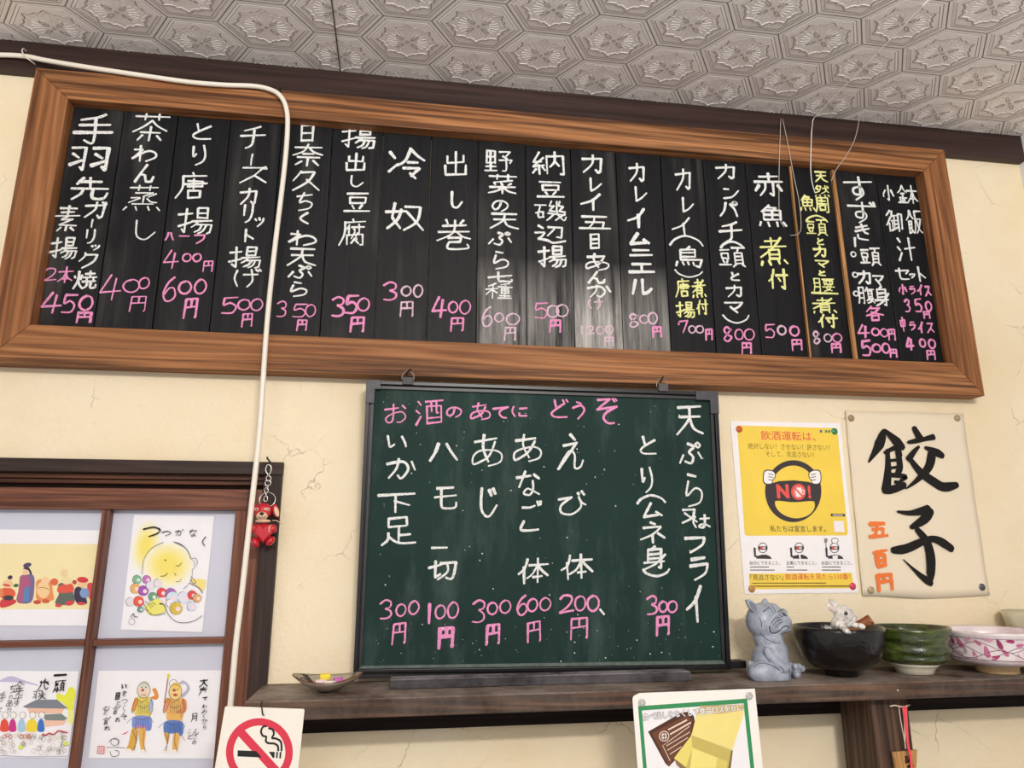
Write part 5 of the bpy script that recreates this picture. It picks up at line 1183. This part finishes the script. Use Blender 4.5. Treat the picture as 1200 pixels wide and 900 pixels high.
bowl('tea_cup', 'pale celadon cup at the far right end of the shelf, behind the pink bowl', 'cup', cxx, -.043,
     [(.014, .006), (.020, .008), (.026, .03), (.030, .06), (.0335, .078), (cr_, cw.z - ZS - .001), (cr_ - .0015, cw.z - ZS), (.031, .078), (.026, .05), (.018, .015), (.003, .012)],
     [(.015, 0), (.0155, .001), (.015, .008), (.010, .008)], glaze('celadon', [(.3, '#b9b394'), (.7, '#d0cbb0')], .25, 20, .1), flat('#b9b394', .5))
# --- rabbit figurine leaning on the rim of the black bowl
RY = -.120; r8 = lambda X, Y, d=0: at(930 + X/8.18, 690 + Y/8.18, RY + d); ru = (at(991, 720, RY).x - at(990, 720, RY).x)/8.18*1.08
bm = B()
def rl(X, Y, rx, rz, ry, d=0, rot=0): ball(bm, r8(X, Y, d), (rx*ru, ry*ru, rz*ru), math.radians(rot), 3)
for q in ((480, 240, 82, 72, 66, 0, 0), (545, 275, 50, 46, 46, 0, 0), (460, 290, 62, 55, 58, 0, 0), (430, 340, 60, 60, 60, .002, 0), (430, 420, 62, 80, 60, .010, 0), (440, 500, 55, 60, 55, .016, 0),
          (440, 345, 45, 30, 30, -.006, 0), (470, 368, 36, 26, 26, -.012, 40), (498, 395, 33, 26, 24, -.0185, 45), (512, 405, 26, 22, 22, -.0215, 30),
          (545, 345, 45, 26, 28, -.002, 5), (600, 352, 45, 24, 26, -.010, 8), (650, 362, 32, 25, 26, -.0165, 10)): rl(*q)
me = remesh(bm, .0011, 3)
rf = thing('rabbit_figurine', 'tiny grey and white rabbit figurine peeking over the rim of black bowl', 'figurine', r8(470, 400, .005))
bvh = BVHTree.FromPolygons([v.co[:] for v in me.vertices], [tuple(p.vertices) for p in me.polygons])
m, nt, N, L, P = nodes('rabbit_fur'); v = coords(N, L); 
L.new(ramp(N, L, noise(N, L, v, 60, 6, .7), [(.34, '#9b9592'), (.48, '#cfcac6'), (.62, '#f0edea')]), P.inputs['Base Color']); P.inputs['Roughness'].default_value = .5
part('body', me, m, rf, None, True)
WF = flat('#ece8e2', .5, 0, .05, 100)
for (x0_, y0_, x1_, y1_, w, d, mm) in ((318, 155, 432, 222, 26, -.004, m), (340, 105, 432, 185, 22, .006, m)):
    a, b = r8(x0_, y0_, d), r8(x1_, y1_, d); bm = B(); P = []
    for k in range(9):
        t = k/8; P.append((a.lerp(b, t), (math.sin(math.pi*(t*.8 + .12)))*w*ru))
    tube(bm, [tuple(p[0]) for p in P], [p[1] for p in P], 12)
    for vtx in bm.verts: vtx.co.y = RY + d + (vtx.co.y - RY - d)*.45
    er = part('ear', bm, m, rf, None, True)
    if d < 0:
        bm = B(); tube(bm, [tuple(p[0] + Vector((0, -.0022, 0))) for p in P[1:-1]], [p[1]*.55 for p in P[1:-1]], 10)
        for vtx in bm.verts: vtx.co.y = RY + d - .0012 + (vtx.co.y - RY - d + .0012)*.3
        part('inner_ear', bm, flat('#dcc2bc', .5), er, 'pale pink inner ear', True)
def onr(X, Y, off=0):
    p = r8(X, Y); d = (p - CAMP).normalized(); h = bvh.ray_cast(CAMP, d); return (h[0] if h[0] else p) - d*off
p = onr(503, 235); bm = B(); ball(bm, p, (.0031, .0018, .0031), 0, 3); part('eye', bm, flat('#0d0b0b', .08, 0, .1, 10, 0, 1), rf, 'glossy black eye', True)
p = onr(585, 262); bm = B(); ball(bm, p, (.0012, .001, .0009), 0, 2); part('nose', bm, flat('#a88480', .5), rf, None, True)
for X, Y in ((512, 405), (652, 362)):
    p = onr(X, Y); bm = B(); ball(bm, p + Vector((0, .0008, 0)), (.0034, .0022, .0030), 0, 3); part('paw', bm, WF, rf, 'white paw', True)
# --- brown wooden pestle in the bowl
a, b = at(1017.5, 727.5, -.082), at(975, 752, -.05); d = (b - a).normalized(); e = a - d*.004
bm = B(); tube(bm, [tuple(a - d*.0055), tuple(a - d*.004), tuple(a + d*.02), tuple(a + d*.048)], [.0072, .0080, .0078, .0070], 24)
solo('wooden_pestle', bm, wood('pestle_wood', ('#8a4c2c', '#a9683e', '#bb7c50'), 'x', 60, .5), 'brown round wooden pestle end sticking out of black bowl beside the rabbit', 'pestle', a)

# ================================================================== wooden charm on the post
CY_ = yp - .006; wc = lambda X, Y, d=0: at(1020 + X/9, 800 + Y/9, CY_ + d)
ch = thing('wooden_charm', 'small wooden prayer plaque with red ribbon and white string hanging on the post', 'charm', wc(370, 730))
bm = B(); P = [wc(235, 735), wc(365, 722), wc(497, 708), wc(485, 900), wc(460, 1010), wc(300, 1030), wc(262, 900), wc(250, 820)]
prism(bm, [(p.x, p.z) for p in P], CY_, CY_ + .0035, 0, .0005); part('plaque', bm, wood('charm_wood', ('#9a6a38', '#c4935a', '#d8ab70'), 'z', 90, .5, streak=.5), ch)
p = wc(375, 735); 
bm = B()
for X in (300, 335, 350): tube(bm, catmull([tuple(wc(X, 250, -.002)), tuple(wc(X + 20, 400, -.003)), tuple(wc(365, 640, -.003)), tuple(wc(372, 700, -.002))], 5), .0007, 6)
tube(bm, catmull([tuple(wc(205, 250, -.001)), tuple(wc(260, 240, -.003)), tuple(wc(330, 255, -.003)), tuple(wc(395, 245, -.001))], 4), .0011, 6)
part('white_string', bm, flat('#d9c8b4', .7), ch, 'whitish string')
bm = B()
for off in (0, 1): 
    c = catmull([tuple(wc(345 + 28*off, 250, -.004)), tuple(wc(372 + 10*off, 430, -.005)), tuple(wc(395, 640, -.004 - .001*off)), tuple(wc(425, 800, -.004)), tuple(wc(440, 1000, -.004))], 6)
    for q0, q1 in zip(c, c[1:]):
        w_ = .0016; f = bm.faces.new([bm.verts.new(v) for v in ((q0[0]-w_, q0[1], q0[2]), (q1[0]-w_, q1[1], q1[2]), (q1[0]+w_, q1[1]-.0006, q1[2]), (q0[0]+w_, q0[1]-.0006, q0[2]))])
o = part('red_ribbon', bm, flat('#ee4a58', .5), ch, 'bright red ribbon'); sm_ = o.modifiers.new('s', 'SOLIDIFY'); sm_.thickness = .0005
ik = Ink(CY_)
ik.glyph('開', 1064.5, 890, 7.5, 9, INK, 1.4, .2); ik.glyph('重', 1066.5, 900, 7.5, 9, INK, 1.4, .2)
ik.done('ink_lettering', ch, 'black ink characters')
p = wc(395, 240); bm = B(); tube(bm, [(p.x, yp + .001, p.z), (p.x, CY_ - .004, p.z + .001)], .0012, 8); part('nail', bm, flat('#8a8078', .4, .6), ch)
p = at(1052, 809, -.1402); bm = B(); ball(bm, Vector((p.x, -.1405, p.z)), (.0016, .001, .0014), 0, 2)
solo('plaster_drop', bm, flat('#c9b9a0', .7), 'tiny pale plaster drop stuck on the shelf edge above the post', 'plaster drop', (p.x, -.1405, p.z))
